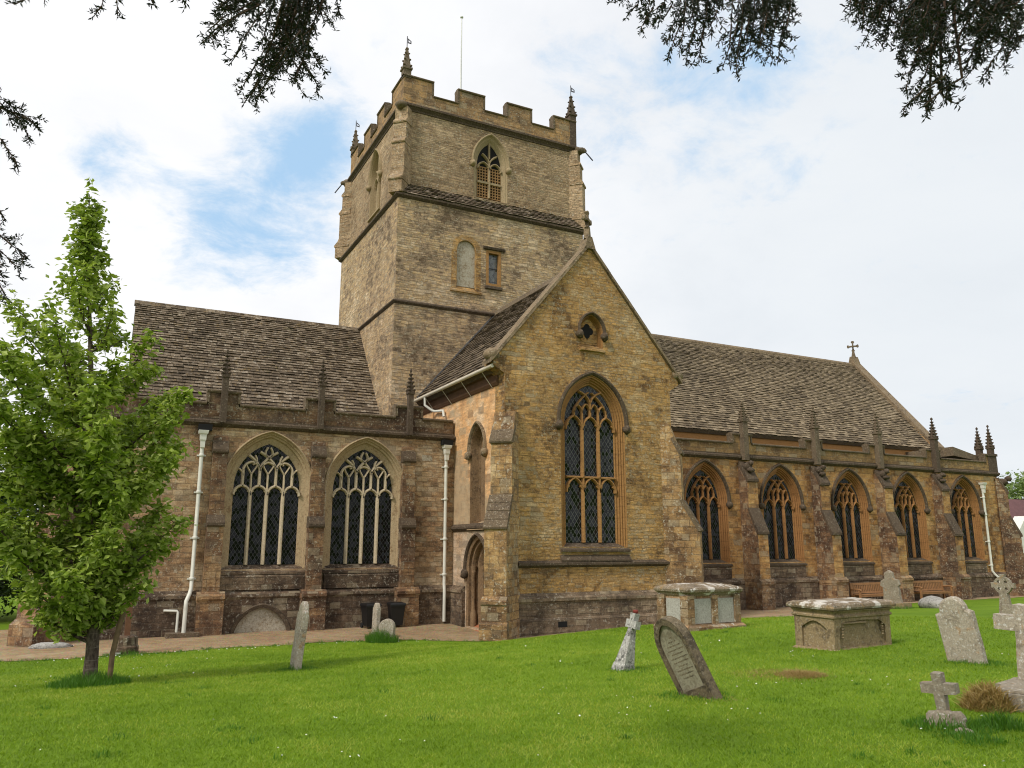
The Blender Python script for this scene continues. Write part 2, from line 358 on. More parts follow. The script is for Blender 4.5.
M['buttress'] = stone('buttress_stone', [(.050, .031, .020), (.085, .052, .031), (.125, .077, .043), (.18, .117, .060), (.26, .19, .105)], (.10, .07, .045), .42, .27, stain=(.05, .034, .024), stain_amt=.6, stain_lo=.49, lichen=.45, lichen_col=(.36, .31, .23), gain=1.0)
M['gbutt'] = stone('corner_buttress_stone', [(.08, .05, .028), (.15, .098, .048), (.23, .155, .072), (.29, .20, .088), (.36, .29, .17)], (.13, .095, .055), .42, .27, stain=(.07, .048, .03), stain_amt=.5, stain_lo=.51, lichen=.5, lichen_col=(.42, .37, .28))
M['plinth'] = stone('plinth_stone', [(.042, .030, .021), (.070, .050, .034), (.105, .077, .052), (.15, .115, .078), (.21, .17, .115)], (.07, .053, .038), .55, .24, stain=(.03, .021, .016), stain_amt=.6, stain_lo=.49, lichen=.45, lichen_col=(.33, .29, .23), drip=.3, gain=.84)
M['plinth_g'] = stone('transept_plinth_stone', [(.060, .045, .032), (.10, .077, .053), (.15, .118, .08), (.20, .16, .11), (.26, .215, .15)], (.10, .08, .055), .45, .2, stain=(.045, .034, .025), stain_amt=.55, stain_lo=.50, lichen=.35, lichen_col=(.38, .34, .27), drip=.25, gain=.84)
M['parapet'] = stone('parapet_stone', [(.055, .034, .022), (.10, .062, .036), (.15, .10, .055), (.20, .145, .08)], (.09, .06, .04), .62, .34, stain=(.042, .029, .022), stain_amt=.65, stain_lo=.48, lichen=.5, lichen_col=(.34, .29, .22), gain=.84)
M['parapet_r'] = stone('aisle_parapet_stone', [(.085, .055, .028), (.15, .10, .045), (.21, .145, .064), (.26, .18, .08)], (.12, .085, .05), .62, .34, stain=(.06, .042, .028), stain_amt=.5, stain_lo=.50, lichen=.35, lichen_col=(.36, .31, .22))
M['tparapet'] = stone('battlement_stone', [(.11, .073, .040), (.19, .132, .070), (.26, .18, .092), (.31, .20, .085)], (.16, .115, .07), .62, .34, stain=(.075, .053, .035), stain_amt=.5, stain_lo=.51, lichen=.4, lichen_col=(.38, .33, .25))
M['render'] = stone('limewash_wall', [(.30, .19, .10), (.41, .255, .125), (.47, .295, .14), (.47, .33, .185), (.46, .37, .25)], (.42, .28, .15), .7, .3, bump=.16, dist=.02, stain=(.36, .30, .22), stain_amt=.45, stain_lo=.52, lichen=.1, lichen_col=(.45, .38, .28), mort=.006)
m = M['render']; t = NT(m.node_tree); p = [n_ for n_ in t.n if n_.type == 'BSDF_PRINCIPLED'][0]; old = p.inputs['Base Color'].links[0].from_socket
pos = t.new('ShaderNodeNewGeometry').outputs['Position']; zz_ = t.new('ShaderNodeSeparateXYZ', {0: pos})
edge = t.math('ADD', t.math('MULTIPLY', t.math('SUBTRACT', t.noise(pos, .9, 6, .65, .4), .5), 5.0), t.math('ADD', t.math('SUBTRACT', 5.9, zz_.outputs[2]), t.math('MULTIPLY', t.math('SUBTRACT', zz_.outputs[1], 28.3), .45)))
pale_ = t.ramp(t.noise(pos, 3, 5, .6), [(.35, (.27, .205, .13)), (.5, (.36, .29, .195)), (.65, (.40, .31, .20))])
t.l.new(t.mix(t.math('MULTIPLY', t.step(edge, -.2, .9), .75), old, pale_), p.inputs['Base Color'])
M['render_low'] = stone('weathered_limewash', [(.20, .14, .085), (.30, .22, .14), (.36, .28, .19), (.38, .32, .24), (.36, .31, .24)], (.27, .21, .14), .6, .27, bump=.25, stain=(.30, .26, .20), stain_amt=.5, stain_lo=.50, lichen=.2, lichen_col=(.42, .37, .29))
M['dress_l'] = plainstone('pale_window_stone', (.40, .32, .21), (.33, .225, .12), (.18, .11, .055), .7, .52, .15, (.5, .45, .35))
M['dress_trac'] = plainstone('pale_tracery_stone', (.52, .44, .32), (.44, .35, .23), (.24, .17, .10), .4, .56, .1)
M['dress_r'] = plainstone('ochre_window_stone', (.37, .22, .09), (.29, .165, .062), (.16, .088, .036), .55, .53, .06, (.42, .34, .22), warm=True)
M['dress_g'] = plainstone('gold_window_stone', (.40, .255, .10), (.31, .19, .072), (.17, .10, .045), .5, .54, .08, (.42, .36, .25), warm=True)
M['dress_b'] = plainstone('belfry_window_stone', (.36, .28, .17), (.29, .215, .125), (.17, .12, .07), .5, .54, .15)
M['dress_d'] = plainstone('brown_door_stone', (.24, .155, .085), (.17, .105, .055), (.08, .05, .03), .7, .49, .2, (.40, .35, .26))
M['dark'] = plainstone('blackened_stone', (.105, .074, .047), (.066, .046, .031), (.036, .026, .02), .6, .49, .4, (.32, .28, .21))
M['coping'] = plainstone('weathered_coping', (.15, .112, .07), (.10, .07, .044), (.05, .036, .026), .55, .5, .5, (.42, .37, .29))
M['gcoping'] = plainstone('gable_coping_stone', (.25, .185, .115), (.16, .115, .068), (.07, .05, .034), .7, .48, .5, (.42, .37, .28))
M['ledge'] = stone('weathering_slates', [(.05, .036, .026), (.11, .085, .062), (.20, .165, .125), (.32, .28, .23)], (.04, .03, .022), .42, .14, bump=.9, dist=.05, stain=(.05, .037, .028), stain_amt=.5, stain_lo=.5, lichen=.6, lichen_col=(.45, .41, .34))
M['pin'] = plainstone('pinnacle_stone', (.17, .13, .085), (.11, .08, .052), (.055, .04, .03), .55, .5, .4, (.36, .32, .25))
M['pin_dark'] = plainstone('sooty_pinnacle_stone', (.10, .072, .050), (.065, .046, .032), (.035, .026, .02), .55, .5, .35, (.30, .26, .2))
M['pale'] = plainstone('plaster_infill', (.42, .38, .31), (.32, .275, .20), (.20, .14, .075), .8, .49, .3, (.5, .48, .42))
M['slate_l'] = slate_mat('stone_slates_brown', [(.052, .039, .027), (.088, .066, .045), (.132, .10, .068), (.18, .14, .098), (.25, .20, .145)], .55, (.36, .32, .26), .25)
M['slate_r'] = slate_mat('stone_slates_tan', [(.065, .049, .033), (.115, .087, .057), (.172, .131, .085), (.23, .178, .115), (.31, .245, .165)], .30, (.34, .29, .215))
M['slate_t'] = slate_mat('stone_slates_transept', [(.045, .034, .026), (.085, .063, .044), (.13, .098, .066), (.18, .14, .10)], .25, (.30, .26, .20))
M['glass'] = leaded('leaded_glass_dark', (.070, .072, .072), (.005, .0055, .006), .14, .18)
M['glass_g'] = leaded('leaded_glass_reflecting', (.12, .122, .115), (.006, .007, .007), .17, .26)
M['glass_t'] = leaded('small_tower_glass', (.14, .15, .15), (.10, .105, .10), .16, .6)
M['iron'] = flat('painted_iron_white', (.66, .65, .58), .45, 0, .09, 5, .05)
M['gutter'] = flat('gutter_paint', (.56, .50, .40), .5, 0, .1)
M['darkmetal'] = flat('dark_metal', (.05, .05, .055), .45, .6, .1)
M['lead'] = flat('lead_sheet', (.035, .036, .04), .5, .3, .15)
M['void'] = flat('dark_inside', (.006, .006, .006), .9, 0, .0)
M['louvre'] = flat('louvre_board', (.30, .165, .062), .75, 0, .15)
M['oak'] = flat('eaves_timber', (.13, .065, .032), .8, 0, .2)
M['orange'] = plainstone('ochre_lime_wall', (.42, .215, .075), (.36, .175, .06), (.24, .12, .05), .4, .55, .05)
M['redtile'] = flat('quarry_tile', (.36, .13, .06), .8, 0, .15)
M['door'] = flat('door_oak', (.06, .036, .02), .7, 0, .2)
M['bench'] = flat('bench_teak', (.30, .15, .06), .7, 0, .2, 20, .2)
M['bin'] = flat('black_plastic', (.010, .010, .011), .42, 0, .1)
M['rubber'] = flat('tyre_rubber', (.014, .014, .014), .8)
M['flagpole'] = flat('pole_paint', (.72, .72, .72), .4)
M['grey_hs'] = plainstone('grey_headstone', (.30, .26, .20), (.21, .175, .125), (.12, .095, .065), .5, .5, .6, (.56, .55, .51), 2.2, .5, [(6, .60, (.34, .19, .07), .5)])
M['white_hs'] = plainstone('lichen_white_headstone', (.42, .37, .30), (.27, .225, .165), (.13, .10, .07), .55, .5, .8, (.62, .61, .58), 2.0, .6, [(5, .60, (.36, .20, .08), .55)])
M['obelisk'] = plainstone('grey_marble_memorial', (.42, .41, .38), (.25, .24, .22), (.07, .067, .063), .85, .47, .7, (.66, .65, .62), 2.2, .45)
M['slab_hs'] = plainstone('brown_slate_headstone', (.27, .255, .19), (.205, .18, .12), (.10, .075, .045), .5, .5, .12, (.34, .33, .26), 1.6, .3)
M['slab_edge'] = plainstone('dark_mossy_stone', (.19, .15, .09), (.075, .056, .036), (.035, .027, .02), .7, .46, .3, (.40, .36, .28), 2.2, .6)
M['chest'] = plainstone('brown_chest_stone', (.31, .235, .13), (.215, .155, .085), (.065, .046, .03), .6, .5, .35, (.48, .45, .38), 1.6, .8, [(5, .62, (.30, .20, .06), .4)])
M['chest_lid'] = plainstone('pale_lichen_lid', (.25, .195, .13), (.155, .115, .072), (.08, .058, .04), .6, .50, .6, (.55, .52, .46), 1.5, .6, [(4, .60, (.30, .19, .07), .5), (2.6, .545, (.58, .55, .50), .8)])
M['chest_b'] = stone('chest_masonry', [(.08, .052, .03), (.15, .098, .05), (.22, .15, .078), (.28, .21, .13)], (.10, .07, .045), .4, .2, stain=(.06, .04, .025), stain_amt=.5, stain_lo=.5, lichen=.5, lichen_col=(.5, .46, .38))
M['tablet'] = plainstone('grey_tablet', (.38, .365, .325), (.30, .285, .25), (.22, .21, .18), .35, .57, .25, (.55, .55, .52), 1.5, .2)
M['rust'] = flat('rusty_flower', (.18, .03, .02), .8)
M['postwood'] = flat('red_brown_post', (.16, .07, .035), .75, 0, .2)
M['stakewood'] = flat('grey_stake', (.16, .105, .055), .85, 0, .25)
M['whitewall'] = flat('white_render', (.72, .70, .66), .8)
M['housewall'] = flat('cottage_stone', (.40, .33, .23), .9, 0, .15)
M['redroof'] = flat('plum_roof_tiles', (.13, .055, .055), .8, 0, .2, 3)
def bark(name, a, b):
    m, t, p, out = new_mat(name); pos = t.new('ShaderNodeNewGeometry').outputs['Position']
    n = t.noise(t.vmath('MULTIPLY', pos, (1, 1, .35)), 22, 6, .7, .4); c = t.mix(t.step(n, .35, .65), a, b)
    rings = t.step(t.noise(t.vmath('MULTIPLY', pos, (.6, .6, 6)), 5, 4, .6), .56, .62); c = t.mix(t.math('MULTIPLY', rings, .45), c, (.24, .20, .16))
    finish(t, p, c, .9, n, .7, .03); return m
M['bark'] = bark('cherry_bark', (.045, .032, .024), (.13, .10, .075)); M['yewbark'] = bark('yew_bark', (.035, .022, .016), (.10, .06, .042))
def leafmat(name, cols, trans=.35, rough=.5, spec=.35, patch=None):
    m, t, p, out = new_mat(name); rn = t.new('ShaderNodeAttribute', attribute_name='rnd').outputs['Fac']
    pos = t.new('ShaderNodeNewGeometry').outputs['Position']
    v = t.math('ADD', t.math('MULTIPLY', rn, .62), t.math('MULTIPLY', t.noise(pos, 1.3, 3, .5), .42))
    if patch: v = t.math('ADD', v, t.math('ADD', t.math('MULTIPLY', t.math('SUBTRACT', t.noise(pos, .35, 5, .6, .5), .5), patch*1.3), t.math('MULTIPLY', t.math('SUBTRACT', t.noise(pos, 2.2, 5, .65), .5), patch)))
    n = len(cols); c = t.ramp(v, [(.12 + .78*i/(n-1), cc) for i, cc in enumerate(cols)])
    finish(t, p, c, rough, spec=spec)
    tr = t.new('ShaderNodeBsdfTranslucent', {'Color': t.mix(1.0, c, (1.25, 1.3, .7), 'MULTIPLY')})
    mx = t.new('ShaderNodeMixShader', {0: trans, 1: p.outputs[0], 2: tr.outputs[0]}); t.l.new(mx.outputs[0], out.inputs[0])
    return m
M['leaf'] = leafmat('spring_leaves', [(.09, .145, .014), (.20, .285, .034), (.31, .40, .065), (.46, .52, .16)])
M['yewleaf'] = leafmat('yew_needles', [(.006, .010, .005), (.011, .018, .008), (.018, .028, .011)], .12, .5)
M['hedgeleaf'] = leafmat('hedge_leaves', [(.014, .032, .008), (.026, .058, .012), (.045, .088, .018)], .2)
M['farleaf'] = leafmat('far_tree_leaves', [(.12, .18, .06), (.18, .25, .08), (.24, .31, .12)], .3)
M['grassblade'] = leafmat('grass_blades', [(.125, .205, .010), (.172, .278, .012), (.225, .335, .020), (.32, .37, .05)], .35, .5, .3, 1.5)
M['longgrass'] = leafmat('long_grass', [(.04, .12, .008), (.065, .175, .012), (.10, .22, .018)], .3)
M['drygrass'] = leafmat('dry_grass', [(.20, .12, .035), (.32, .21, .07), (.30, .25, .08)], .2)
M['petal'] = flat('daisy_petals', (.80, .80, .76), .6, 0, .05)
# ground
m, t, p, out = new_mat('lawn_ground'); pos = t.new('ShaderNodeNewGeometry').outputs['Position']
n1 = t.noise(pos, .22, 5, .6, .3); n2 = t.noise(pos, 1.6, 5, .65); n3 = t.noise(pos, 40, 4, .7)
c = t.ramp(t.math('ADD', t.math('MULTIPLY', n1, .6), t.math('MULTIPLY', n2, .4)), [(.30, (.09, .165, .010)), (.48, (.13, .22, .014)), (.60, (.16, .255, .018)), (.74, (.21, .275, .03))])
c = t.mix(t.math('MULTIPLY', t.step(t.noise(pos, 3.3, 6, .7), .62, .72), .45), c, (.17, .17, .03))
c = t.mix(1.0, c, t.ramp(n3, [(.25, (.55, .6, .5)), (.55, (1, 1, 1)), (.8, (1.3, 1.25, 1.1))]), 'MULTIPLY')
finish(t, p, c, .95, n3, .6, .03, .1); M['lawn'] = m
m, t, p, out = new_mat('gravel'); pos = t.new('ShaderNodeNewGeometry').outputs['Position']
n1 = t.noise(pos, .35, 5, .65, .4); n3 = t.noise(pos, 45, 4, .75); n2 = t.noise(pos, 2.5, 5, .6)
vr = t.new('ShaderNodeTexVoronoi', {'Vector': pos, 'Scale': 38.0})
c = t.ramp(t.math('ADD', t.math('MULTIPLY', n1, .6), t.math('MULTIPLY', n2, .4)), [(.32, (.23, .155, .088)), (.5, (.35, .252, .148)), (.66, (.46, .36, .235))])
c = t.mix(.45, c, t.mix(1.0, c, vr.outputs['Color'], 'OVERLAY'))
c = t.mix(1.0, c, t.ramp(n3, [(.25, (.6, .6, .6)), (.55, (1, 1, 1)), (.8, (1.3, 1.3, 1.3))]), 'MULTIPLY')
finish(t, p, c, .95, t.math('ADD', vr.outputs['Distance'], n3), .6, .03, .1); M['gravel'] = m
# ------------------------------------------------------------------ ground
GPTS = [(0,0,1.38),(8,0,1.4),(-8,0,1.3),(0,-12,1.4),(0,7,1.24),(8,7,1.25),(-6,9,1.15),(16,8,1.2),(-3,13,.98),(4,13,1.0),(12,13,1.08),(19,13,1.1),
(10.4,17.5,.85),(14,19,.82),(0,18.5,.45),(5,19.5,.4),(9,21.5,.25),(-8,18,.4),(12.5,24.6,-.08),(16,25.4,-.02),(21.5,25.2,.12),(19,22,.55),
(0,30,-.02),(6,30,0),(12,30,0),(28,29.2,.03),(24,26,.15),(34,29.2,.08),(45,29.5,.10),(52,29.5,.12),(30,22,.52),(40,22,.42),
(-20,30,0),(-20,60,0),(60,60,.4),(80,20,.8),(30,80,0),(-40,-20,1.2),(60,-20,1.3),(30,40,.1)]
_G = np.array(GPTS, float)
def _tk(r2): return np.where(r2 > 1e-9, r2*np.log(np.maximum(r2, 1e-9))*.5, 0)
_n = len(_G); _dd = ((_G[:, None, :2] - _G[None, :, :2])**2).sum(-1)
_A = np.zeros((_n+3, _n+3)); _A[:_n, :_n] = _tk(_dd) + np.eye(_n)*.5; _A[:_n, _n] = 1; _A[:_n, _n+1:] = _G[:, :2]; _A[_n, :_n] = 1; _A[_n+1:, :_n] = _G[:, :2].T
_w = np.linalg.solve(_A, np.concatenate([_G[:, 2], np.zeros(3)]))
def gz(x, y):
    x = np.asarray(x, float); y = np.asarray(y, float); s = x.shape
    xf = np.clip(x.ravel(), -60, 100); yf = np.clip(y.ravel(), -40, 100)
    dd = (xf[:, None] - _G[None, :, 0])**2 + (yf[:, None] - _G[None, :, 1])**2
    return (_tk(dd)@_w[:_n] + _w[_n] + _w[_n+1]*xf + _w[_n+2]*yf).reshape(s)
def gz1(x, y): return float(gz(np.array([x]), np.array([y]))[0])
def axis(lo, hi, mid0, mid1, fine, coarse):
    return np.concatenate([np.arange(lo, mid0, coarse), np.arange(mid0, mid1, fine), np.arange(mid1, hi + coarse, coarse)])
gx = np.concatenate([[-600, -300, -150], axis(-80, 120, -20, 60, .5, 5.), [160, 300, 600]]); gy = np.concatenate([[-400, -200, -100], axis(-60, 110, -6, 32, .5, 5.), [150, 300, 700]])
XX, YY = np.meshgrid(gx, gy); ZZ = gz(XX, YY)
nx, ny = len(gx), len(gy)
idx = np.arange(nx*ny).reshape(ny, nx)
q = np.stack([idx[:-1, :-1], idx[:-1, 1:], idx[1:, 1:], idx[1:, :-1]], -1).reshape(-1, 4)
lawn = array_mesh('lawn', np.stack([XX, YY, ZZ], -1).reshape(-1, 3), q, M['lawn'], smooth=True); tag(lawn, 'bright green mown churchyard lawn sloping down to the church', 'lawn', kind='structure')
# the gravel path along the foot of the walls
EDGE = [(-40, 24.0), (-15, 24.8), (-6, 25.2), (-2, 25.5), (.3, 25.5), (3, 26.05), (6, 26.5), (8.2, 26.8), (9.4, 26.5), (10.8, 25.8), (12.2, 25.0), (13.5, 24.3), (20.5, 24.45), (22.0, 23.6), (25, 22.6), (28, 23.8), (32, 26.8), (36, 28.4), (42, 29.0), (52, 29.2)]
def edge_y(x): return float(np.interp(x, [e[0] for e in EDGE], [e[1] for e in EDGE]))
pv = []; pf = []; xs = np.arange(-40, 52.01, .4)
for i, x in enumerate(xs):
    y0 = edge_y(x) + .12*math.sin(x*2.1) + .07*math.sin(x*5.3)
    north = 31.2 if x > -1.2 else 36
    for k in range(9):
        y = y0 + (north - y0)*k/8
        pv.append((x, y, gz1(x, y) + .012))
for i in range(len(xs) - 1):
    for k in range(8): a = i*9 + k; pf.append((a, a + 9, a + 10, a + 1))
path = array_mesh('gravel_path', pv, pf, M['gravel'], smooth=True); tag(path, 'tan gravel path along the foot of the church wall', 'path', kind='structure')

# ------------------------------------------------------------------ gothic geometry
def arc_off(wd, rise, off, n=14):
    """left foot -> apex -> right foot of a two-centred arch of half width wd, offset outward by off (v from spring)"""
    rad = (wd*wd + rise*rise)/(2*wd); cx = -wd + rad; rr = rad + off
    ax = max(0.0, (rr*rr - cx*cx))**.5
    a1 = math.atan2(ax, -cx)
    L = [(cx + rr*math.cos(math.pi + (a1 - math.pi)*i/n), rr*math.sin(math.pi + (a1 - math.pi)*i/n)) for i in range(n + 1)]
    return L + [(-x, y) for x, y in L[-2::-1]]
def parch(u0, u1, v0, rise, n=8):
    wd = (u1 - u0)/2; c = (u0 + u1)/2
    return [(c + x, v0 + y) for x, y in arc_off(wd, rise, 0, n)]
def inside(u, v, wd, spring, rise, pad=0.0):
    if v <= spring: return abs(u) <= wd - pad
    rad = (wd*wd + rise*rise)/(2*wd); cx = -wd + rad
    return math.hypot(abs(u) + cx, v - spring) <= rad - pad
def clip(pts, wd, spring, rise):
    out = []
    for i in range(len(pts) - 1):
        for k in range(6):
            a = k/6; u = pts[i][0]*(1-a) + pts[i+1][0]*a; v = pts[i][1]*(1-a) + pts[i+1][1]*a
            out.append((u, v))
    out.append(pts[-1]); runs = []; cur = []
    for pnt in out:
        if inside(*pnt, wd, spring, rise): cur.append(pnt)
        else:
            if len(cur) > 1: runs.append(cur)
            cur = []
    if len(cur) > 1: runs.append(cur)
    return [[r[0]] + [r[i] for i in range(2, len(r) - 1, 3)] + [r[-1]] for r in runs]
def window(parent, name, F, uc, sill, spring, wd, rise, off, depth, lights, mats, hood=.12, style='panel', steps=None, sillmat='dark', glassmat='glass', transom=None, stops=True, mw=.11, label=None, glassname='glass'):
    """surround (the part) with sub-parts tracery, glass, hood_mould, sill; returns the hole outline for the wall"""
    G = Frame(F(uc, 0, 0), F.u, F.n)
    steps = steps or [(1.0, 0), (.93, -.02), (.89, -.16), (.74, -.10), (.68, -.36), (.54, -.28), (.48, -.54), (.34, -.46), (.28, -.74), (.10, -.68), (.02, -.86), (-.02, -1.0)]
    surfix = MB()
    def outline(o, low): return [(-(wd + o), low)] + [(x, spring + y) for x, y in arc_off(wd, rise, o)] + [(wd + o, low)]
    low = sill - .16
    chains = [[G(u, v, dd*depth + .003) for u, v in outline(f*off, low)] for f, dd in steps]
    surfix.loft(chains)
    sur = surfix.build(name, M[mats[0]], parent, label=label)
    inner = outline(0, sill)
    MB().prism(G, inner, -depth - .02, -depth + .06, back=True).build(glassname, M[glassmat], sur)
    T = MB(); d0, d1 = -depth + .05, -depth + .05 + .17
    iw = 2*wd/lights
    def B(pts, wdt, da=d0, db=d1):
        for r in clip(pts, wd + .01, spring, rise): T.bar(G, r, wdt, da, db)
    def head(u0, u1, v0, rs, wdt=mw*.8, cusp=True):
        B(parch(u0, u1, v0, rs), wdt)
        if cusp:
            c = (u0 + u1)/2; h = (u1 - u0)/2
            for sgn in (-1, 1):
                for (fu, fv, tu, tv) in ((.93, .38, .60, .40),):
                    if not inside(c + sgn*h*fu*.8, v0 + rs*fv, wd, spring, rise): continue
                    tri = [(c + sgn*h*fu, v0 + rs*(fv - .18)), (c + sgn*h*tu, v0 + rs*tv), (c + sgn*h*(fu - .06), v0 + rs*(fv + .26))]
                    T.prism(G, tri, d0, d1 - .05)
    tv = transom
    blind = style == 'blind'
    hv0 = spring - .30; hr = iw*.58 if lights == 4 else (iw*.74 if lights == 3 else iw*.62)
    rows = [(hv0, hr)]
    if tv: rows.append((tv - hr - .02, hr))
    for i in range(1, lights):
        u = -wd + iw*i; B([(u, sill), (u, hv0 + .02)], mw)
    if tv: B([(-wd, tv), (wd, tv)], mw*.9)
    for v0, rs in ([] if blind else rows):
        for i in range(lights): head(-wd + iw*i, -wd + iw*(i+1), v0, rs)
    if style == 'panel4':
        top = hv0 + hr
        ap = [-wd + iw*(i + .5) for i in range(4)]
        for u in ap: B([(u, top - .02), (u, spring + .62)], mw*.85)
        for u in (-iw, 0, iw):
            B([(u, hv0 + .1), (u, spring + .50)], mw*.55)
            for s_ in (-1, 1): B([(u, spring + .48), (u + s_*iw*.27, spring + .74), (u + s_*iw*.30, spring + .80)], mw*.45)
        for i in range(3): head(ap[i], ap[i+1], spring + .60, iw*.55, mw*.75, False)
        head(ap[0] - iw, ap[0], spring + .4, iw*.5, mw*.5, False); head(ap[3], ap[3] + iw, spring + .4, iw*.5, mw*.5, False)
        # the crossing arcs in the head
        for s_ in (-1, 1):
            B([(s_*ap[1], spring + .70), (s_*(ap[1] + .14), spring + .95), (s_*(ap[1] + .38), spring + 1.18), (s_*(ap[1] + .62), spring + 1.32)], mw*.8)
            B([(s_*.0, spring + 1.05), (s_*.16, spring + 1.28), (s_*.05, spring + 1.5)], mw*.6)
            B([(s_*.56, spring + .82), (s_*.40, spring + 1.0), (s_*.50, spring + 1.18)], mw*.55)
            B([(s_*ap[1], spring + .70), (s_*(ap[1] - .16), spring + .98), (s_*(ap[1] - .42), spring + 1.18)], mw*.8)
    elif style == 'panel3':
        top = hv0 + hr; k = rise/1.5
        B([(0, top - .02), (0, spring + .80*k)], mw*.85)
        for s_ in (-1, 1):
            B([(s_*iw*.5, hv0 + .15), (s_*iw*.5, spring + .50*k)], mw*.6)
            B([(s_*iw, top - .02), (s_*iw, spring + .42*k)], mw*.7)
            head(min(0, s_*iw*.5), max(0, s_*iw*.5), spring + .40*k, .34*k, mw*.6, False)
            head(min(s_*iw, s_*iw*.5), max(s_*iw, s_*iw*.5), spring + .36*k, .32*k, mw*.6, False)
            B([(0, spring + .78*k), (s_*.10, spring + .98*k), (s_*.30, spring + 1.15*k), (s_*.55, spring + 1.25*k)], mw*.8)
            B([(s_*iw, spring + .40*k), (s_*iw*.86, spring + .66*k), (s_*iw*.5, spring + .95*k), (s_*.08, spring + 1.2*k)], mw*.6)
    elif style == 'two':
        top = hv0 + hr
        B([(0, hv0), (0, spring + .12)], mw)
        for s_ in (-1, 1):
            B([(0, spring + .12), (s_*.10, spring + .32), (s_*.30, spring + .52), (s_*.42, spring + .58)], mw*.9)
        B([(0, spring + .35), (0, spring + rise)], mw*.7)
    if T.v: T.build('tracery', M[mats[1]], sur)
    if hood:
        H = MB(); o0, o1 = off + .0, off + hood; drop = .12
        def hl(o): return [(-(wd + o), spring - drop)] + [(x, spring + y) for x, y in arc_off(wd, rise, o)] + [(wd + o, spring - drop)]
        rings = [[G(u, v, dd) for u, v in hl(o)] for o, dd in ((o0, .0), (o0 + .02, .06), (o0 + hood*.55, .115), (o1, .10), (o1 + .01, -.01))]
        H.loft(rings)
        for s_ in (-1, 1):
            cpt = G(s_*(wd + off + hood*.5), spring - drop - .07, .06)
            if stops: H.blob(cpt, .17, .17, .18, seed=uc + s_, amp=.35, sub=2)
        H.build('hood_mould', M['dark' if mats[2] is None else mats[2]], sur)
    S = MB(); wo = wd + off + .06
    S.profile(G, [(-depth + .02, sill + .005), (.05, sill - .24), (.10, sill - .26), (.10, sill - .34), (-.02, sill - .36), (-depth, sill - .36)], -wo, wo)
    S.build('sill', M[sillmat], sur)
    return [(uc + u, v) for u, v in outline(off, low)]
def crocketed_pinnacle(mb, c, half, z0, z1, z2, n_cr=5, rot=0.0, stout=.0):
    """square shaft z0..z1 and a crocketed spirelet to z2"""
    x, y = c; r2 = half*2**.5; pi4 = math.pi/4 + rot
    mb.lathe((x, y, 0), [(r2, z0), (r2, z1 - .14), (r2*1.28, z1 - .10), (r2*1.28, z1), (r2*.92, z1 + .02), (r2*(.10 + stout*.45), z2 - .10), (r2*(.34 + stout*.2), z2 - .06), (r2*.30, z2 + .02), (r2*.05, z2 + .08)], 4, smooth=False, rot=pi4)
    for k in range(n_cr):
        f = (k + .35)/n_cr; z = z1 + (z2 - z1)*f*.92; rr = r2*(.92*(1 - f) + (.10 + stout*.45)*f) + .02
        for q in range(4):
            a = pi4 + math.pi/2*q; s_ = .055*(1.25 - .5*f)
            mb.blob((x + math.cos(a)*rr, y + math.sin(a)*rr, z), s_*1.2, s_*1.2, s_, seed=k*4 + q, amp=.2, sub=1)
def gable_cross(mb, c, h, ax=(1, 0, 0), t=.06):
    """a little stone cross with flared arms; arms along ax"""
    o = Vector(c); A = Vector(ax); Nn = Vector((-A.y, A.x, 0)); F = Frame(o, A, Nn)
    mb.prism(F, [(-.16, 0), (.16, 0), (.09, h*.28), (.055, h*.42), (-.055, h*.42), (-.09, h*.28)], -t*1.6, t*1.6)
    cz = h*.68; arm = h*.32
    for k in range(4):
        a = math.pi/2*k; ca, sa = math.cos(a), math.sin(a)
        q = [(.03, .05), (arm*.55, .05), (arm*.85, .12), (arm, .07), (arm*1.02, 0), (arm, -.07), (arm*.85, -.12), (arm*.55, -.05), (.03, -.05)]
        mb.prism(F, [(x*ca - y*sa, cz + x*sa + y*ca) for x, y in q], -t, t)
    mb.prism(F, [(.075*math.cos(i*.785), cz + .075*math.sin(i*.785)) for i in range(8)], -t*1.3, t*1.3)
    mb.prism(F, [(-.05, h*.38), (.05, h*.38), (.05, cz), (-.05, cz)], -t, t)
def slates(mb, O, U, V, length, slope, c0, c1, w0=.22, w1=.5, lift=.066):
    """courses of stone slates from the eaves (v=0) upwards; O eaves corner, U along, V up the slope"""
    O, U, V = Vector(O), Vector(U).normalized(), Vector(V).normalized(); Nn = U.cross(V)
    if Nn.z < 0: Nn = -Nn
    v = 0.0; rnd = random.random; ro = random.uniform
    while v < slope:
        ch = c0 + (c1 - c0)*v/slope; u = -ro(0, .3); v1 = min(v + ch*1.18, slope); sag = 0
        row = ro(-.01, .01)
        while u < length:
            wd = ro(w0, w1)*(1 - .3*v/slope); a = max(u, 0); b = min(u + wd - .012, length)
            if b - a > .03:
                j = ro(-.018, .018) + row; h = lift*ro(.7, 1.35); dn = -.03; t = ro(-.012, .012)
                p = lambda uu, vv, hh: O + U*uu + V*vv + Nn*hh
                va = v + j
                mb.add([p(a, va, h - .035), p(b, va + t, h - .035), p(b, va + t, h), p(a, va, h), p(a, v1, .012), p(b, v1, .012), p(a, v1, dn), p(b, v1, dn)],
                       [(0, 1, 2, 3), (3, 2, 5, 4), (0, 3, 4, 6), (1, 7, 5, 2), (0, 6, 7, 1)], rnd())
            u += wd
        v += ch
    # the roof body under the slates
    a, b = O - Nn*.02, O + U*length - Nn*.02; c, dd = b + V*slope, a + V*slope
    dn = Nn*-.25
    mb.hexa([a + dn, b + dn, c + dn, dd + dn, a, b, c, dd], .3)
